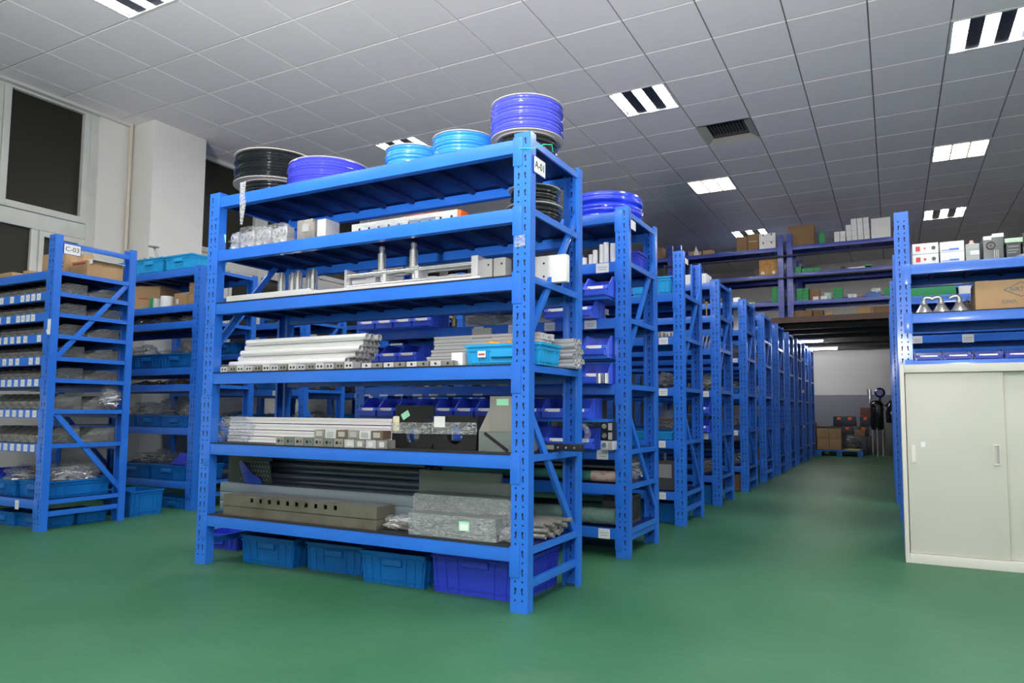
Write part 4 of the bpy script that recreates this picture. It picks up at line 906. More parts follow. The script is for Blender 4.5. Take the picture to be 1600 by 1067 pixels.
# metal profiles lying on its third shelf right part, as seen behind the front rack
for row in range(2):
    for k in range(3):
        single('profile_bar', square_mesh(.034, .95, ALUM), 'grey profile on the third shelf of the second rack, %s layer, %s from front' % (ORD[row], ORD[k]), 'profile', (-1.15 + random.uniform(-.03, .03), 1.29 + k * .037, 1.372 + row * .036))
single('film_bundle', bag_mesh(.34, .16, .09, 31, FILM), 'film-wrapped bundle beside the row of profiles in the second rack', 'bundle', (-.95, 1.20, 1.354))
single('brass_part', MB().cyl(0, 0, 0, .018, .05, 12).cyl(0, 0, .05, .01, .02, 12).mesh('brass_part', mat('dull_brass', (.35, .25, .1), .35, .7)), 'small brass fitting beside the film-wrapped bundle', 'fitting', (-1.175, 1.19, 1.354))
def roll(label, x0, y, z, r_, L, m_, end=None):
    t = thing('film_roll', label, 'roll', (x0, y, z))
    obj('roll', MB().cyl(0, 0, r_, r_, L, 24, 'x').mesh('roll', m_), t)
    if end: obj('end_wrap', MB().cyl(L * .88, 0, r_, r_ * 1.03, L * .125, 24, 'x').mesh('end_wrap', end), t)
    return t
roll('green roll with a pale paper end on the sixth shelf of the second rack', -1.45, 1.29, .408, .031, 1.36, FABRIC, mat('printed_paper', (.6, .5, .42), .6, noise=(30, (.55, .25, .2), .5, .6)))
for k in range(3): roll('%s dark roll from the front behind the green roll' % ORD[k], -1.6, 1.40 + k * .085, .408, .04, 1.45, DGREY)
roll('pale green film-covered roll on the lowest shelf of the second rack', -1.5, 1.29, .162, .048, 1.40, FABRIC2)
for k in range(2): roll('%s dark green roll from the front behind the pale green roll' % ORD[k], -1.5, 1.41 + k * .11, .162, .05, 1.22, mat('dark_green_roll_%d' % k, (.03, .10, .08), .4))
single('dark_board', MB().box(0, 1.4, 0, .4, 0, .012).mesh('dark_board', DGREY), 'dark board lying on the green roll in the second rack', 'board', (-1.5, 1.27, .49))
bag('white crumpled bag hanging at the aisle end of the second rack', -.07, 1.50, .405, .10, .16, .16, 33, FILM, ALUM, 8)
t = thing('black_grid_box', 'black ribbed box on the lowest shelf at the aisle end of the second rack', 'box', (-.13, 1.45, .160))
obj('body', MB().box(-.1, .08, -.06, .12, 0, .16).mesh('body', DGREY, bevel=.004), t)
rb = MB()
for k in range(5): rb.box(.080, .084, -.05 + k * .035, -.035 + k * .035, .02, .15)
obj('ribs', rb.mesh('ribs', BLACK), t)
# ------------------------------------------------------------------ third rack of row A
yc3 = 2.44
crate('azure crate at the aisle end of the top shelf of the third rack', -.265, yc3 + .20, 1.6905, .30, .34, .135, CYAN)
single('white_carton', MB().box(-.13, .13, -.1, .1, 0, .05).mesh('white_carton', WHITE, bevel=.004), 'white folded carton inside the azure crate on the third rack', 'carton', (-.25, yc3 + .2, 1.79))
for k in range(9):
    single('metal_part', cached(('mp', k % 3), lambda: MB().cyl(0, 0, 0, .016 + .004 * (k % 3), .03 + .01 * (k % 3), 12).mesh('metal_part', STEEL)), '%s small turned metal part from left on the second shelf of the third rack' % ORD[k], 'metal part', (-.42 + k * .042, yc3 + .08 + .03 * (k % 2), 1.3685), group='turned parts on the third rack')
t = thing('printed_tray', 'white tray with dark markings on the shelf of the third rack', 'tray', (-.17, yc3 + .26, 1.3685))
obj('tray', MB().box(-.1, .07, -.08, .08, 0, .055).mesh('tray', WHITE, bevel=.003), t); obj('marking', MB().box(-.08, .05, -.0815, -.08, .008, .022).mesh('marking', INK), t)
bag('dark rumpled bag standing on the third shelf of the third rack', -.20, yc3 + .18, .992, .15, .2, .14, 41, BAGM, DGREY, 20)
bag('dark brown lumpy bag above the cyan tray of the third rack', -.24, yc3 + .28, .67, .22, .2, .20, 42, BAGM, CARDD, 20)
crate('cyan tray at the aisle end of the third rack, above the lower label card', -.275, yc3 + .20, .611, .32, .34, .06, CYAN)
t = thing('metal_housing', 'black housing with a pale side plate on the lowest shelf of the third rack', 'housing', (-.22, yc3 + .2, .238))
obj('body', MB().box(-.12, .10, -.1, .12, 0, .22).mesh('body', DGREY, bevel=.006), t); obj('side_plate', MB().box(-.02, .08, -.104, -.10, .09, .19).mesh('side_plate', GREYP), t)
obj('pins', MB().cyl(-.08, -.07, .22, .01, .05, 10).cyl(.02, -.07, .22, .01, .05, 10).mesh('pins', STEEL), t)
crate('azure crate on the floor under the third rack', -.28, yc3 + .28, 0, .38, .34, .14, CRATE)
t = thing('name_card', 'small white card at the head of the third rack', 'card', (A_X[2] + .004, yc3 + .06, 1.93)); obj('card', MB().box(0, .002, -.03, .05, -.02, .02).mesh('card', WHITE), t)
# ------------------------------------------------------------------ racks four and beyond: what shows beside the posts
for k in range(3, 11):
    y = A_Y[k]; nth = ORD[k]
    if k == 3:
        carton('low white carton on top of the fourth rack', -.33, y + .18, 1.976, .36, .22, .10, WHITE, name='white_carton', tape=False)
        for q in range(5): single('silver_wedge', cached(('sb',), lambda: MB().prism([(0, 0), (.02, 0), (.045, .13), (.03, .13)], 0, .003, 'y').mesh('steel_blade', CHROME)), '%s leaning silver blade from left on the fourth rack' % ORD[q], 'wedge', (-.26 + q * .03, y + .12 + q * .012, 1.3855), group='leaning blades on the fourth rack')
        single('brass_stand', MB().cyl(0, 0, 0, .03, .01, 14).cyl(0, 0, .01, .007, .13, 10).cyl(0, 0, .13, .013, .02, 10).mesh('brass_stand', mat('copper_tone', (.5, .3, .15), .3, .8)), 'small copper-coloured stand on the second shelf of the fourth rack', 'stand', (-.17, y + .15, 1.6765))
        for q, (zz, nm) in enumerate(((.80, 'upper'), (.636, 'lower'))): pbin('%s blue picking bin beside the post of the fourth rack' % nm, -.19, y + .06, zz, .148, .2, .12)
        single('bin_ledge', MB().box(-.5, -.1, 0, .26, -.012, 0).mesh('bin_ledge', BLUE), 'short blue ledge carrying the upper bin of the fourth rack', 'ledge', (0, y - .01, .799))
        bag('rumpled bag of silver parts on the lowest shelf of the fourth rack', -.20, y + .22, .2595, .2, .24, .15, 51, BAGM, STEEL, 30)
        bag('brown mottled bag on the third shelf of the fourth rack', -.19, y + .2, 1.010, .16, .2, .17, 52, BAGM, STEEL, 26)
        crate('azure crate on the floor under the fourth rack', -.28, y + .22, 0, .30, .34, .17, CRATE)
    elif k == 4:
        single('white_carton', MB().box(-.07, .0, -.02, .02, 0, .40).mesh('white_panel', WHITE, bevel=.004), 'tall white panel standing on the top of the fifth rack', 'panel', (-.14, y + .36, 1.6765))
        for q, zz in enumerate((.2595, .636, 1.010, 1.386)): bag('%s bag of dark parts from below in the fifth rack' % ORD[q], -.18, y + .2, zz, .17, .24, .15 + .02 * (q % 2), 60 + q, BAGM, (STEEL, DGREY)[q % 2], 22)
        carton('brown carton on the floor under the fifth rack', -.18, y + .25, 0, .2, .3, .17, CARDD)
        crate('small azure box on the third shelf of the fifth rack', -.13, y + .1, 1.015, .1, .1, .06, CRATE)
    else:
        for q, zz in enumerate((.2595, .636, 1.010, 1.386, 1.677)):
            if (q + k) % 3 == 0: crate('azure crate on the %s shelf from the floor of the %s rack' % (ORD[q], nth), -.22, y + .22, zz, .24, .34, .13, CRATE)
            elif (q + k) % 3 == 1: bag('dark bag on the %s shelf from the floor of the %s rack' % (ORD[q], nth), -.20, y + .22, zz, .19, .24, .15, 70 + q + k * 5, BAGM, STEEL, 18)
            else: carton('brown carton on the %s shelf from the floor of the %s rack' % (ORD[q], nth), -.20, y + .24, zz, .18, .26, .13, CARDD)
# bags and bins seen through the gap at the left ends of rows three and four
for k, (x, y, z, w_, h_) in enumerate(((-1.6, 2.62, 1.3685, .3, .17), (-1.2, 2.62, 1.3685, .26, .15), (-.8, 2.62, 1.3685, .24, .15), (-1.7, 2.65, .992, .34, .16), (-1.25, 2.65, .992, .3, .15), (-.75, 2.6, .992, .3, .14), (-1.78, 2.65, .611, .2, .2), (-.9, 2.65, .611, .3, .18))):
    bag('%s rumpled grey bag from left behind the front rack, standing in the third rack' % ORD[k], x, y, z, w_, .26, h_, 90 + k, BAGM, (STEEL, DGREY)[k % 2], 22)
pbin('single dark blue bin seen through the front rack above the long profiles', -1.42, 2.60, .611, .3, .26, .18, ROYAL)
# ------------------------------------------------------------------ row C: rack C-03
def gbin(label, x, y, z, w_, d_, h_, group): return pbin(label, x, y, z, w_, d_, h_, GBIN, group, 0, 'divided_bin')
C3X = -5.71
hs = {2: .11, 3: .08, 4: .085, 5: .085, 6: .085, 7: .085}
for zi in (1, 2, 3, 4, 5, 6, 7):
    zl = C3L[zi] + .0005; h_ = hs.get(zi, .11); wd = .098
    sh = '%s shelf up of the C-03 rack' % ORD[zi]
    for k in range(8):
        gbin('clear bin, %s, front row, %s from post' % (sh, ORD[k]), -3.85 - k * .102, .13 + .16, zl, wd, .23, h_, 'front bins on the ' + sh)
    for k in range(4):
        gbin('clear bin, %s, rear row, %s from post' % (sh, ORD[k]), -3.85 - k * .102, .13 + .41, zl, wd, .23, h_ * .9, 'rear bins on the ' + sh)
    for k in range(5):
        single('small_parts', pile_mesh(.08, .18, h_ * .8, 200 + zi * 10 + k, (STEEL, ALUM, DGREY)[(zi + k) % 3], 9, .005, .06), 'metal parts in the front bin, %s, %s from post' % (sh, ORD[k]), 'metal parts', (-3.85 - k * .102, .29, zl + .004))
bag('hanging clear bag of metal bolts at the side of the C-03 rack', -3.78, .60, .812, .06, .17, .20, 301, FILM, ALU, 34, r=.006, L=.09)
bag('big clear bag heaped with shiny bolts in the azure crate of the C-03 rack', -3.94, .43, .285, .31, .38, .17, 302, FILM, ALU, 90, r=.007, L=.11)
crate('large azure crate on the lowest shelf of the C-03 rack', -3.95, .415, .2015, .34, .43, .115, CRATE)
crate('azure crate beside the large crate, further from the aisle, in the C-03 rack', -4.32, .40, .2015, .34, .43, .11, CRATE)
bag('clear bag of bright hardware over the second crate of the C-03 rack', -4.28, .36, .27, .36, .3, .15, 303, FILM, ALU, 60, r=.007, L=.09)
crate('royal blue crate cut by the left edge of the photo', -4.62, .36, .2015, .26, .42, .16, ROYAL)
crate('azure crate on the floor under the C-03 rack, nearest its corner post', -3.95, .30, 0, .30, .20, .095, CRATE)
crate('azure crate on the floor under the C-03 rack, beside the nearest one', -4.25, .28, 0, .30, .22, .095, CRATE)
crate('dark azure crate on the floor at the rear of the C-03 rack', -3.95, .525, 0, .30, .20, .09, CRATE)
crate('tall azure box standing on the floor between the C-03 rack and the next', -3.97, .93, 0, .34, .26, .19, CRATE)
def lines(mb, x0, y, z0, n, w_, m_): pass
carton('brown carton with dark print on top of the C-03 rack beside its sign', -4.14, .45, 1.753, .30, .2, .20, CARD, prints=[(-.05, .07, .05, .012, INK), (.06, .12, .12, .012, INK), (.06, .09, .12, .012, INK)])
carton('long brown carton nearest the aisle on top of the C-03 rack', -3.865, .505, 1.753, .20, .26, .12, CARD, prints=[(0, .1, .15, .012, INKR)])
single('white_sheet', MB().box(-.13, .13, -.08, .16, 0, .003).box(-.13, .13, -.082, -.08, -.03, .003).mesh('white_sheet', PAPER), 'white printed sheet on the long carton on the C-03 rack', 'sheet', (-3.86, .47, 1.8745))
carton('small brown carton left of the printed carton on the C-03 rack', -4.38, .35, 1.753, .08, .12, .08, CARD, tape=False)
carton('pale brown carton at the left edge of the photo on the C-03 rack', -4.73, .40, 1.753, .28, .2, .09, CARD)
single('upright_tag', MB().box(0, .045, -.0015, 0, 0, .105).mesh('upright_tag', PAPER), 'small white tag on the corner post of the C-03 rack', 'tag', (-3.758, .1285, 1.31))
# ------------------------------------------------------------------ row C: second rack
y2 = 1.25
crate('cyan-blue crate on top of the second window-side rack, holding a valve', -4.44, y2 + .2, 1.986, .36, .34, .14, CYAN)
crate('cyan-blue crate on top of the second window-side rack, beside the valve crate', -4.05, y2 + .2, 1.986, .34, .34, .135, CYAN)
crate('cyan-blue crate on top of the second window-side rack, furthest left', -4.83, y2 + .2, 1.986, .34, .34, .135, CYAN)
t = thing('metal_valve', 'silver valve assembly with a disc handle poking out of the top crate', 'valve', (-4.60, y2 + .22, 2.07))
obj('body', MB().cyl(0, 0, 0, .035, .09, 16).cyl(-.06, 0, .06, .02, .12, 12, 'x').mesh('body', CHROME), t)
obj('stem', MB().tubepath([(0, 0, .08), (-.04, 0, .16), (-.07, 0, .22)], .010, 10).mesh('stem', CHROME), t); obj('disc', MB().cyl(-.075, 0, .222, .045, .008, 20).mesh('disc', STEEL), t)
obj('wings', MB().bar((-.1, 0, .03), (-.19, 0, .13), .03, .012, (0, 1, 0)).bar((-.07, 0, .04), (-.13, .02, .14), .03, .012, (0, 1, 0)).mesh('wings', STEEL), t)
carton('small brown carton with a red print at the left of the second window-side rack', -4.78, y2 + .12, 1.683, .17, .18, .10, CARD, prints=[(0, .03, .12, .02, INKR)])
carton('tall brown carton with dark stripes on the second window-side rack', -4.55, y2 + .2, 1.683, .26, .28, .21, CARD, rz=.3, prints=[(-.03, .1, .1, .01, INKR)])
single('green_white_box', MB().box(-.06, -.01, -.03, .03, 0, .09, 0).box(-.01, .002, -.03, .03, 0, .09, 1).mesh('green_white_box', [GREEN, WHITE], bevel=.002), 'small green box with white strip on the second window-side rack', 'box', (-4.35, y2 + .06, 1.683))
single('white_round_box', MB().cyl(0, 0, 0, .055, .10, 20).mesh('white_round_box', WHITE, bevel=.006), 'white rounded tub with red print between the cartons', 'tub', (-4.24, y2 + .08, 1.683))
carton('brown carton with a pale seal right of the white tub', -4.08, y2 + .16, 1.683, .15, .16, .12, CARD, prints=[(-.03, .05, .03, .04, PAPER)])
carton('lower of two brown cartons at the post of the second window-side rack', -3.93, y2 + .2, 1.683, .13, .2, .105, CARD)
carton('upper of two brown cartons at the post of the second window-side rack', -3.93, y2 + .19, 1.7885, .12, .18, .10, CARD)
for k, (x, w_, h_, sd) in enumerate(((-4.68, .26, .09, 1), (-4.36, .24, .09, 2), (-4.05, .26, .085, 3))): bag('%s clear bag from left on the third shelf of the second window-side rack' % ORD[k], x, y2 + .2, 1.5435, w_, .28, h_, 310 + sd, FILM, ALU, 24)
for k in range(3): crate('azure crate in the middle shelf of the second window-side rack, %s from left' % ORD[k], -4.77 + k * .36, y2 + .2, 1.1565, .35, .34, .125, CRATE)
for k, (x, w_, h_) in enumerate(((-4.70, .30, .18), (-4.35, .22, .12), (-4.03, .34, .19))): bag('%s grey bag from left heaped in the middle-shelf crates' % ORD[k], x, y2 + .2, 1.22, w_, .26, h_, 320 + k, BAGM, STEEL, 30)
for k in range(5): single('metal_part', pile_mesh(.16, .2, .06, 330 + k, (CHROME, CARDD)[k % 2], 14, .006, .1), '%s heap of small metal parts from left under the middle-shelf crates' % ORD[k], 'metal parts', (-4.66 + k * .17, y2 + .2, 1.0185))
for k in range(3): crate('azure crate on the second shelf up of the second window-side rack, %s from left' % ORD[k], -4.70 + k * .345, y2 + .2, .6615, .335, .34, .10, CRATE)
for k, (x, w_, h_) in enumerate(((-4.62, .32, .19), (-4.28, .26, .22), (-4.0, .26, .19))): bag('%s pale grey bag from left above the second shelf crates' % ORD[k], x, y2 + .2, .70, w_, .26, h_, 340 + k, BAGM, STEEL, 30)
for k in range(2): crate('azure crate on the lowest shelf of the second window-side rack, %s one' % ('left', 'right')[k], -4.50 + k * .45, y2 + .2, .2255, .42, .38, .125, CRATE)
for k, (x, w_, h_) in enumerate(((-4.60, .30, .18), (-4.32, .30, .22))): bag('%s dark bag from left above the lowest crates of the second window-side rack' % ORD[k], x, y2 + .2, .27, w_, .28, h_, 350 + k, BAGM, DGREY, 20)
single('blue_bin_cover', MB().prism([(-.12, 0), (.1, .0), (.12, .09), (.0, .1)], 0, .2, 'y').mesh('blue_lid', ROYAL), 'tilted royal blue lid above the lowest crates by the post', 'cover', (-3.98, y2 + .08, .352))
crate('small azure crate on the floor under the second window-side rack, left one', -4.33, y2 + .12, 0, .26, .2, .085, CRATE)
crate('small azure crate on the floor under the second window-side rack, right one', -3.98, y2 + .12, 0, .27, .2, .085, CRATE)
# goods on the farther window-side racks
for r_i, yy in enumerate((2.42, 3.6, 4.8)):
    for q, zz in enumerate((.2595, .636, 1.010, 1.386)):
        for k in range(4):
            x = -3.95 - k * .33
            if (k + q + r_i) % 3 == 0: crate('azure crate, %s window-side rack, %s shelf up, %s from the aisle' % (ORD[r_i + 2], ORD[q], ORD[k]), x, yy + .22, zz, .3, .34, .13, CRATE)
            else: bag('grey bag, %s window-side rack, %s shelf up, %s from the aisle' % (ORD[r_i + 2], ORD[q], ORD[k]), x, yy + .22, zz, .28, .28, .17, 400 + r_i * 20 + q * 4 + k, BAGM, (STEEL, DGREY)[k % 2], 16)
# ------------------------------------------------------------------ beige cabinet
t = thing('metal_cabinet', 'beige-grey steel cabinet with sliding doors at the right of the aisle', 'cabinet', (1.372, 1.85, 0))
CW, CDp, CH = .93, .37, 1.087
cb = MB().box(0, .022, 0, CDp, 0, CH).box(CW - .022, CW, 0, CDp, 0, CH).box(.022, CW - .022, 0, CDp, CH - .045, CH).box(.022, CW - .022, 0, CDp, 0, .052).box(.022, CW - .022, CDp - .01, CDp, .052, CH - .045)
obj('body', cb.mesh('body', CABL, bevel=.003), t)
obj('shelf', MB().box(.022, CW - .022, .06, CDp - .01, .52, .54).mesh('shelf', CABL), t)
d1 = obj('door', MB().box(.026, .485, .012, .028, .054, CH - .047).mesh('door', CABM, bevel=.002), t)
d2 = obj('door', MB().box(.455, CW - .026, .031, .047, .054, CH - .047).mesh('door', CABM, bevel=.002), t)
h_ = obj('pull_recess', MB().box(.427, .432, .007, .012, .545, .655).box(.455, .460, .007, .012, .545, .655).box(.432, .455, .007, .012, .545, .553).box(.432, .455, .007, .012, .647, .655).mesh('pull_recess', CABL, bevel=.001), d1)
obj('recess', MB().box(.443, .455, .0105, .012, .553, .647).mesh('recess', GREYP), d1)
obj('lock', MB().box(.046, .066, .006, .012, .545, .64).cyl(.056, .002, .57, .009, .006, 16, 'y').box(.053, .059, .003, .0065, .585, .635).mesh('lock', mat('lock_cream', (.72, .70, .64), .35), bevel=.0), d1, label='cream lock plate')
obj('sticker', MB().box(.093, .113, .0112, .012, .633, .646, 0).box(.093, .115, .0112, .012, .647, .660, 0).mesh('sticker', WHITE), d1, label='small white sticker')
# ------------------------------------------------------------------ goods on the rack behind the cabinet
ZT = 1.725; yr = 2.25
for k in range(2):
    t = thing('control_box', '%s of two white control boxes with a red switch on the rack behind the cabinet' % ('lower', 'upper')[k], 'control box', (1.537, yr + .14, ZT + k * .068))
    obj('body', MB().box(-.07, .07, -.1, .1, 0, .066).mesh('body', WHITE, bevel=.003), t)
    obj('switch', MB().box(-.052, -.028, -.104, -.1, .02, .048).mesh('switch', RED, bevel=.001), t, label='red rocker switch')
    obj('socket', MB().cyl(.044, -.104, .034, .011, .004, 16, 'y').mesh('socket', DGREY), t, label='black round socket'); obj('button', MB().cyl(-.003, -.103, .034, .005 + .002 * (1 - k), .003, 12, 'y').mesh('button', RED), t, label='small red button')
for k in range(2):
    carton('%s of two white cartons with blue print beside the control boxes' % ('lower', 'upper')[k], 1.678, yr + .13, ZT + k * .065, .125, .2, .064, WHITE, name='white_carton', tape=False, prints=[(-.01, .012, .09, .004, INKU), (0.01, .018, .05, .006, INKU)])
for k in range(3):
    single('grey_module', cached(('gm', k == 1), lambda: MB().box(-.035, .035, -.06, .06, 0, .036, 0).box(-.012, .034, -.0615, -.06, .005, .031, 1 if k == 1 else 0).mesh('grey_module', [mat('pale_grey_plastic_%d' % k, (.42, .45, .44), .45), WHITE], bevel=0)), '%s of three stacked pale grey modules beside the white cartons' % ('lowest', 'middle', 'top')[k], 'module', (1.785, yr + .12, ZT + k * .0365))
single('red_white_knob', MB().cyl(0, 0, 0, .016, .012, 16).cyl(0, 0, .012, .010, .014, 16).mesh('red_white_knob', mat('pink_white', (.8, .5, .48), .4)), 'small pink-white knob on top of the grey modules', 'knob', (1.785, yr + .1, ZT + .11))
t = thing('servo_drive', 'tall dark grey drive unit with a round fan and white top', 'drive unit', (1.892, yr + .14, ZT))
obj('body', MB().box(-.052, .05, -.08, .1, 0, .145).mesh('body', mat('dark_metal_grey', (.16, .165, .165), .35, .3), bevel=.004), t)
obj('fan', MB().lathe([(.024, 0), (.024, -.004), (.018, -.004), (.018, 0)], -.014, -.08, .088, 20, 'y', closed=True).mesh('fan', BLACK), t); obj('fan_hub', MB().cyl(-.014, -.083, .088, .008, .004, 12, 'y').mesh('fan_hub', DGREY), t)
obj('fins', MB().box(.0, .006, -.084, -.08, .0, .06).box(.012, .016, -.084, -.08, .0, .06).box(.02, .024, -.084, -.08, .0, .06).mesh('fins', CHROME), t)
obj('top_cover', MB().prism([(-.05, .146), (-.05, .122), (-.01, .122), (-.01, .135), (.052, .135), (.052, .158), (-.005, .158), (-.005, .146)], -.084, .06, 'y').mesh('top_cover', WHITE), t, label='white stepped cover')
t = thing('relay_module', 'black module with a pale green top beside the tall drive unit', 'module', (1.990, yr + .12, ZT))
obj('body', MB().box(-.035, .035, -.06, .08, 0, .095).mesh('body', DGREY, bevel=.003), t); obj('cover', MB().box(-.042, .046, -.066, .06, .095, .122).mesh('cover', mat('pale_green_plastic', (.5, .65, .5), .45), bevel=.002), t, label='pale green cover'); obj('print', MB().box(-.03, .025, -.0612, -.06, .05, .054).box(-.03, .015, -.0612, -.06, .035, .039).box(-.025, .025, -.0612, -.06, .07, .075).mesh('print', GREYP), t)
t = thing('meter_unit', 'dark unit with a yellow cap and display at the right edge of the photo', 'meter', (2.085, yr + .16, ZT))
obj('body', MB().box(-.045, .09, -.06, .1, 0, .155).mesh('body', BLACK, bevel=.004), t); obj('cap', MB().cyl(-.035, -.075, .085, .013, .05, 14, 'x').mesh('cap', YEL), t, label='yellow cap'); obj('front', MB().box(-.04, .02, -.063, -.06, .01, .07).mesh('front', GREYP), t)
single('white_dish', MB().lathe([(0, 0), (.05, 0), (.06, .014), (.0, .016)], n=24).mesh('white_dish', WHITE), 'white shallow dish at the right edge on the rack top shelf', 'dish', (2.06, yr + .055, ZT))
ZM = 1.422 + .0055
for k, (x, tw) in enumerate(((1.522, -.5), (1.615, .15), (1.712, .1))):
    t = thing('steel_cone', '%s polished steel cone with an angled nozzle behind the cabinet' % ('left', 'middle', 'right')[k], 'cone', (x, yr + .13, ZM))
    obj('cone', MB().lathe([(.052, 0), (.053, .004), (.020, .062), (.016, .066), (.016, .085), (0, .087)], n=32).mesh('cone', CONE), t)
    obj('elbow', MB().tubepath([(0, 0, .08), (0, 0, .097), (-.012 * (1 if k else -1), 0, .108), (-.034 * (1 if k else -1), 0, .104), (-.05 * (1 if k else -1), 0, .094)], .012, 12).mesh('elbow', CONE), t)
    obj('clamp', MB().cyl(0, 0, .062, .023, .007, 20).mesh('clamp', STEEL), t)
t = thing('cardboard_box', 'brown printed carton with a diamond mark at the right edge behind the cabinet', 'box', (1.99, yr + .18, ZM))
obj('body', MB().box(-.20, .28, -.12, .14, 0, .175).mesh('body', CARD, bevel=.003), t)
obj('tape', MB().box(-.195, -.125, -.1215, -.02, .1755, .1765).mesh('tape', PAPER), t)
dm = MB(); dcx, dcz = .03, .115
P4 = [(-.085, 0), (0, .042), (.085, 0), (0, -.042)]
for a in range(4):
    b_ = (a + 1) % 4; dm.bar((dcx + P4[a][0], -.1208, dcz + P4[a][1]), (dcx + P4[b_][0], -.1208, dcz + P4[b_][1]), .001, .004, (0, 1, 0))
obj('diamond_print', dm.mesh('diamond_print', INKB), t)
obj('lettering', text_mesh('AIRTAC', .034, INKB), t, (dcx, -.1212, dcz), (PI / 2, 0, 0)); obj('lettering', text_mesh('C/NO.', .028, INKB), t, (-.03, -.1212, .045), (PI / 2, 0, 0))
bag('film-covered dark stack beside the printed carton', 1.775, yr + .33, ZM, .05, .1, .14, 501, FILM, DGREY, 10)
for k in range(5):
    pbin('dark blue bin showing just above the cabinet top, %s from the post' % ORD[k], 1.535 + k * .152, yr + .12, 1.1365, .142, .2, .06, BLUE2)
single('green_box', MB().box(0, .32, 0, .14, 0, .075).mesh('green_box', GREEN, bevel=.003), 'long green box seen behind the steel cones', 'box', (1.46, 3.50, 1.7055))
for k in range(5): single('colourful_packet', cached(('cp', k % 3), lambda: MB().box(-.04, .04, -.03, .03, 0, .07).mesh('colourful_packet', (WHITE, INKR, YEL)[k % 3], bevel=.003)), '%s small packet from left behind the steel cones' % ORD[k], 'packet', (1.84 + k * .09, 3.56, 1.7055))
# ------------------------------------------------------------------ goods on the mezzanine racks
yz = 8.33; z0, z1, z2, z3 = pz, pz + .2505, pz + .6705, pz + 1.081
carton('big brown carton on top of the right mezzanine rack', .17, yz + .245, z3, .36, .30, .33, CARDD, name='cardboard_box')
single('green_box', MB().box(-.035, .035, -.05, .05, 0, .19).mesh('green_box', GREEN, bevel=.003), 'narrow upright green box on top of the right mezzanine rack', 'box', (.455, yz + .15, z3))
for k, (x, n_) in enumerate(((.665, 2), (.745, 2), (.83, 3), (.905, 4), (.985, 4), (1.065, 4))):
    hh = .083
    for q in range(n_): single('white_box', cached(('wb', hh), lambda: MB().box(-.036, .036, -.05, .05, 0, .082).mesh('white_box', WHITE, bevel=.002)), 'small white box on the mezzanine top, column %s from left, %s up' % (ORD[k], ORD[q]), 'box', (x + .004 * q * (k > 1) * -1, yz + .12, z3 + q * hh), group='stacked small white boxes on the mezzanine')
carton('large white carton at the right of the small white boxes', 1.245, yz + .18, z3, .25, .24, .30, WHITE, name='white_carton', tape=False)
carton('brown carton with rounded shoulder on top of the middle mezzanine rack, left one', -.70, yz + .18, z3, .16, .2, .24, CARDD)
carton('brown carton with white strap on top of the middle mezzanine rack', -.53, yz + .18, z3, .16, .2, .27, CARDD, prints=[(0, .15, .12, .006, WHITE)])
for k in range(2): carton('%s of two white cartons with black handle slots on the mezzanine top' % ('lower', 'upper')[k], -.315, yz + .18, z3 + k * .125, .24, .24, .122, WHITE, name='white_carton', tape=False, prints=[(-.06, .10, .018, .028, BLACK), (.06, .10, .018, .028, BLACK)])
carton('amber carton on the top of the middle mezzanine rack at its left end', -1.45, yz + .18, z3, .16, .14, .09, CARD)
carton('low tan carton near the amber carton on the middle mezzanine rack', -1.24, yz + .18, z3, .16, .14, .09, CARD)
single('paper_cone', MB().prism([(0, 0), (.1, 0), (.04, .17)], 0, .02, 'y').mesh('paper_cone', PAPER), 'white pointed paper beside the amber carton', 'paper', (-1.46, yz + .08, z3))
carton('brown carton on the left mezzanine rack behind the second rack post', -2.05, yz + .18, z3, .16, .2, .2, CARDD)
single('azure_tray', MB().box(-.12, .12, -.08, .08, 0, .03).mesh('azure_lid', CYAN, bevel=.003), 'flat azure lid on the top of the middle mezzanine rack', 'tray', (-.98, yz + .18, z3))
carton('orange-brown strapped carton on the middle mezzanine rack, second shelf', -.31, yz + .2, z2, .27, .26, .25, mat('amber_cardboard', (.50, .26, .06), .6, noise=(22, (.36, .18, .05), .45, .6)), prints=[(-.08, .05, .05, .04, PAPER), (.08, .05, .04, .04, PAPER)])
carton('dark small case left of the strapped carton on the mezzanine', -.50, yz + .2, z2, .08, .14, .15, BLACK, tape=False, name='dark_case', cat='case')
def gb(label, x, z, w_, h_, m_=GREEN, y=.14, d_=.16, nm='green_box'): single(nm, cached(('gb', w_, h_, d_, m_.name), lambda: MB().box(-w_ / 2, w_ / 2, -d_ / 2, d_ / 2, 0, h_).mesh(nm, m_, bevel=.002)), label, 'box', (x, yz + y, z))
gb('tall green box left on the second shelf of the right mezzanine rack', .12, z2, .085, .10); gb('dark green small box on the tall green box', .155, z2 + .1005, .05, .05, INKU if False else DGREY)
for k in range(3): gb('low green box, %s from left, second shelf of the right mezzanine rack' % ORD[k], .215 + k * .082, z2, .08, .068)
gb('black small box on the second shelf of the right mezzanine rack', .735, z2, .06, .055, BLACK, nm='black_box'); gb('white green-topped low box on the second shelf near the right post', .92, z2, .22, .03, WHITE, nm='white_box'); gb('low green box at the right of the second mezzanine shelf', 1.06, z2 + .031, .1, .025)
for k in range(2):
    for q in range(4): gb('green box, third shelf of the right mezzanine rack, column %s, %s up' % (ORD[k], ORD[q]), .135 + k * .083, z1 + q * .048, .08, .046)
gb('brown box beside the green stack on the mezzanine', .34, z1, .14, .17, CARDD, .2, nm='brown_box'); gb('left low white box in front of the brown box', .36, z1, .08, .05, WHITE, .06, .08, 'white_box'); gb('right low white box in front of the brown box', .47, z1, .09, .05, WHITE, .06, .08, 'white_box')
gb('pale small box with a bright label behind the low white boxes', .52, z1 + .0, .10, .11, mat('pale_mint', (.4, .6, .5), .5), .2, nm='pale_box')
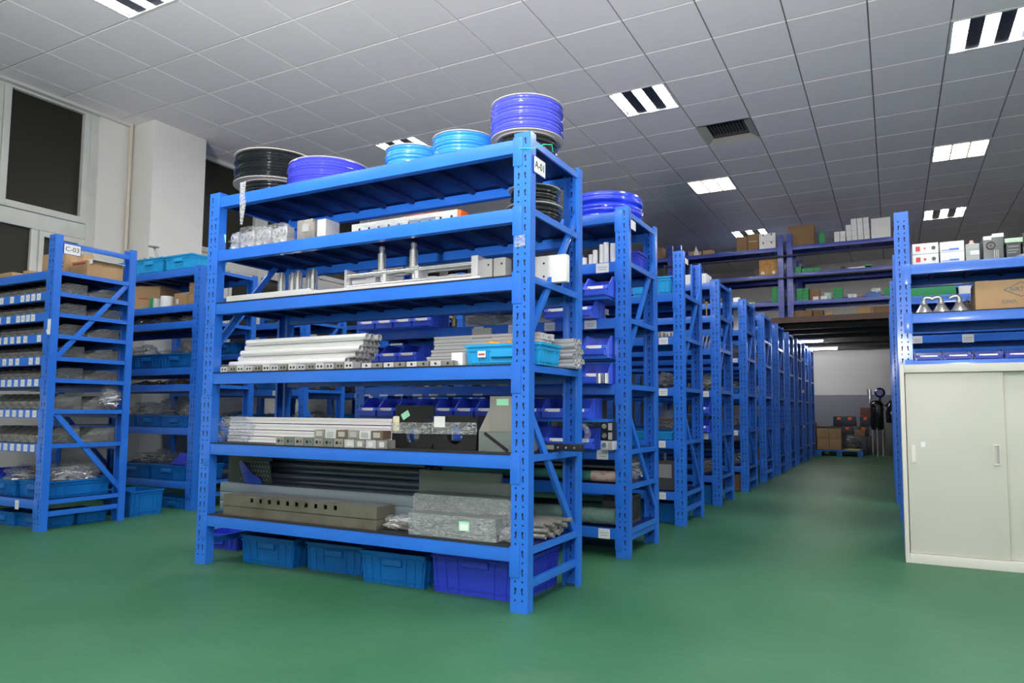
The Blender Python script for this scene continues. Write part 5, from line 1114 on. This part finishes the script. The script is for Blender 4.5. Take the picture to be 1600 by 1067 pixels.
for q in range(3): gb('green box, middle of the third mezzanine shelf, %s up' % ORD[q], .66, z1 + q * .058, .125, .056)
for k in range(2): gb('%s small white box right of the middle green boxes' % ('left', 'right')[k], .82 + k * .06, z1 + .0, .055, .06, WHITE, nm='white_box')
gb('orange-brown flat box on the third mezzanine shelf', .96, z1, .1, .03, mat('orange_card', (.4, .15, .05), .6), nm='flat_box'); gb('azure low box on the third mezzanine shelf near the right', 1.12, z1, .2, .06, CRATE, nm='azure_box')
single('paper_heap', bag_mesh(.16, .12, .09, 77, PAPER), 'crumpled pale paper heaped on the azure low box', 'paper', (1.16, yz + .16, z1 + .0605))
gb('green box at the right end of the third mezzanine shelf', 1.31, z1, .1, .12)
carton('open brown carton on the mezzanine floor, left of the right bay', .17, yz + .2, pz + .001, .26, .26, .11, CARDD, tape=False); carton('brown carton beside the open carton on the mezzanine floor', .38, yz + .22, pz + .001, .14, .2, .11, CARDD)
gb('small amber box on the mezzanine floor', .54, pz + .001, .09, .07, CARD, nm='amber_box')
carton('tan open carton at the right of the mezzanine floor', 1.0, yz + .2, pz + .001, .18, .22, .12, CARD); carton('brown low carton at the right end of the mezzanine floor', 1.22, yz + .22, pz + .001, .22, .24, .11, CARDD)
gb('tall dark green box beside the mezzanine post pair', -.215, z1, .10, .24, GREEN); 
for k in range(5): gb('%s small pale box from left on the third shelf of the middle mezzanine rack' % ORD[k], -1.2 + k * .16, z1, .1, .03 + .01 * (k % 2), (WHITE, LGREEN, PAPER)[k % 3], nm='small_box')
for k in range(10): 
    single('small_box', cached(('rb', k % 4), lambda: MB().box(-.05, .05, -.05, .05, 0, (.07, .05, .09, .06)[k % 4]).mesh('small_box', (GREEN, WHITE, CARD, CYAN)[k % 4], bevel=.002)), '%s small box from left on the rear mezzanine row' % ORD[k], 'box', (-1.1 + k * .11, 10.2, pz + .9205), group='small boxes on the rear mezzanine row')
# ------------------------------------------------------------------ far end of the aisle
yp = 11.75
t = thing('pallet', 'blue plastic pallet at the far end of the aisle', 'pallet', (.40, yp + .4, 0))
pb = MB().box(-.40, .40, -.35, .35, .085, .12)
for x in (-.36, 0, .36): pb.box(x - .05, x + .05, -.35, .35, 0, .085)
obj('deck', pb.mesh('deck', CRATE, bevel=.003), t)
for i in range(2):
    for j in range(2): carton('%s %s film-wrapped carton on the far pallet' % (('lower', 'upper')[j], ('left', 'right')[i]), .115 + i * .215, yp + .25, .121 + j * .20, .208, .3, .196, CARD)
carton('low dark carton lying on the upper cartons of the far pallet', .2, yp + .28, .52, .4, .2, .03, BLACK, tape=False, name='dark_case', cat='case')
bag('film-wrapped grey bundle on the right of the far pallet', .63, yp + .25, .14, .28, .3, .30, 601, BAGM, DGREY, 30, r=.012, L=.14)
single('yellow_board', MB().box(-.13, .13, -.14, .1, 0, .018).mesh('yellow_board', YEL), 'yellow board under the wrapped bundle on the far pallet', 'board', (.63, yp + .22, .121))
single('brown_board', MB().box(-.02, .02, -.2, .2, 0, .62).mesh('brown_board', CARDD), 'upright brown board at the left of the far pallet', 'board', (-.035, yp + .22, .0))
for k, (x, z, nm) in enumerate(((.37, .36, 'lower left'), (.42, .555, 'upper left'), (.76, .36, 'lower right'), (.80, .555, 'upper right'))):
    wv = .42 if k < 2 else .2
    t = thing('tool_case', '%s black tool case with orange latches behind the far pallet' % nm, 'tool case', (x + .03, 12.85, z))
    obj('body', MB().box(-wv / 2, wv / 2, -.12, .12, 0, .19).mesh('body', mat('navy_black_%d' % k, (.012, .016, .03), .4), bevel=.01), t)
    for xl in ((-.1, .1) if k < 2 else (0,)): obj('latch', MB().box(xl - .032, xl + .032, -.13, -.12, .12, .17).mesh('latch', ORED, bevel=.004), t, label='orange latch')
single('case_stand', MB().box(-.3, .5, -.13, .13, 0, .355).mesh('case_stand', BLACK, bevel=.005), 'low black box carrying the tool cases by the far wall', 'box', (.45, 12.85, 0))
carton('dark red-brown carton standing on the tool cases by the far wall', .84, 12.87, .75, .2, .2, .17, mat('red_brown', (.14, .05, .035), .6), tape=False)
carton('brown carton in front of the lower right tool case', .74, 12.62, 0.36, .16, .16, .12, CARDD)
single('dark_crate_box', MB().box(-.1, .1, -.09, .09, 0, .355).mesh('dark_crate_box', BLACK, bevel=.004), 'black box under the brown carton near the far wall', 'box', (.74, 12.62, 0))
t = thing('filter_vessel', 'shiny black filter vessel on legs with a blue round head, far end of the aisle', 'machine', (1.05, 12.2, 0))
obj('tank', MB().lathe([(0, .48), (.09, .50), (.115, .54), (.115, .86), (.125, .865), (.125, .90), (.115, .905), (.115, .96), (.125, .965), (.125, .985), (.09, 1.04), (.05, 1.06), (0, 1.065)], n=28).mesh('tank', BLACKG), t)
for a in range(3):
    c_, s_ = math.cos(a * 2.09 + .5) * .1, math.sin(a * 2.09 + .5) * .1
    obj('leg', MB().cyl(c_, s_, 0, .012, .56, 10).mesh('leg', STEEL), t)
obj('silencer', MB().cyl(-.12, 0, 1.08, .045, .19, 18).cyl(-.12, 0, 1.0, .02, .09, 12).box(-.13, -.02, -.01, .01, 1.0, 1.02).mesh('silencer', CHROME), t)
obj('blue_head', MB().lathe([(0, -.03), (.06, -.03), (.095, 0), (.095, .015), (.05, .05), (0, .055)], .06, -.05, 1.20, 24, 'y').cyl(.06, -.02, 1.05, .02, .12, 12).mesh('blue_head', mat('navy_enamel', (.01, .02, .16), .25)), t, label='blue round head')
t = thing('black_compressor', 'bulky black machine with hoses right of the filter vessel', 'machine', (1.27, 12.62, 0))
obj('body', MB().box(-.09, .12, -.14, .2, .0, .62).lathe([(0, .62), (.1, .63), (.11, .8), (.08, 1.0), (.03, 1.06), (0, 1.06)], .03, 0, 0, 24).mesh('body', BLACKG, bevel=0), t)
obj('hose', MB().tubepath([(-.08, -.1, .95), (.0, -.14, 1.02), (.09, -.14, .98), (.12, -.15, .8), (.1, -.15, .5)], .02, 10).mesh('hose', BLACK), t)
obj('gauge', MB().cyl(.04, -.16, .82, .035, .02, 18, 'y').mesh('gauge', STEEL), t)
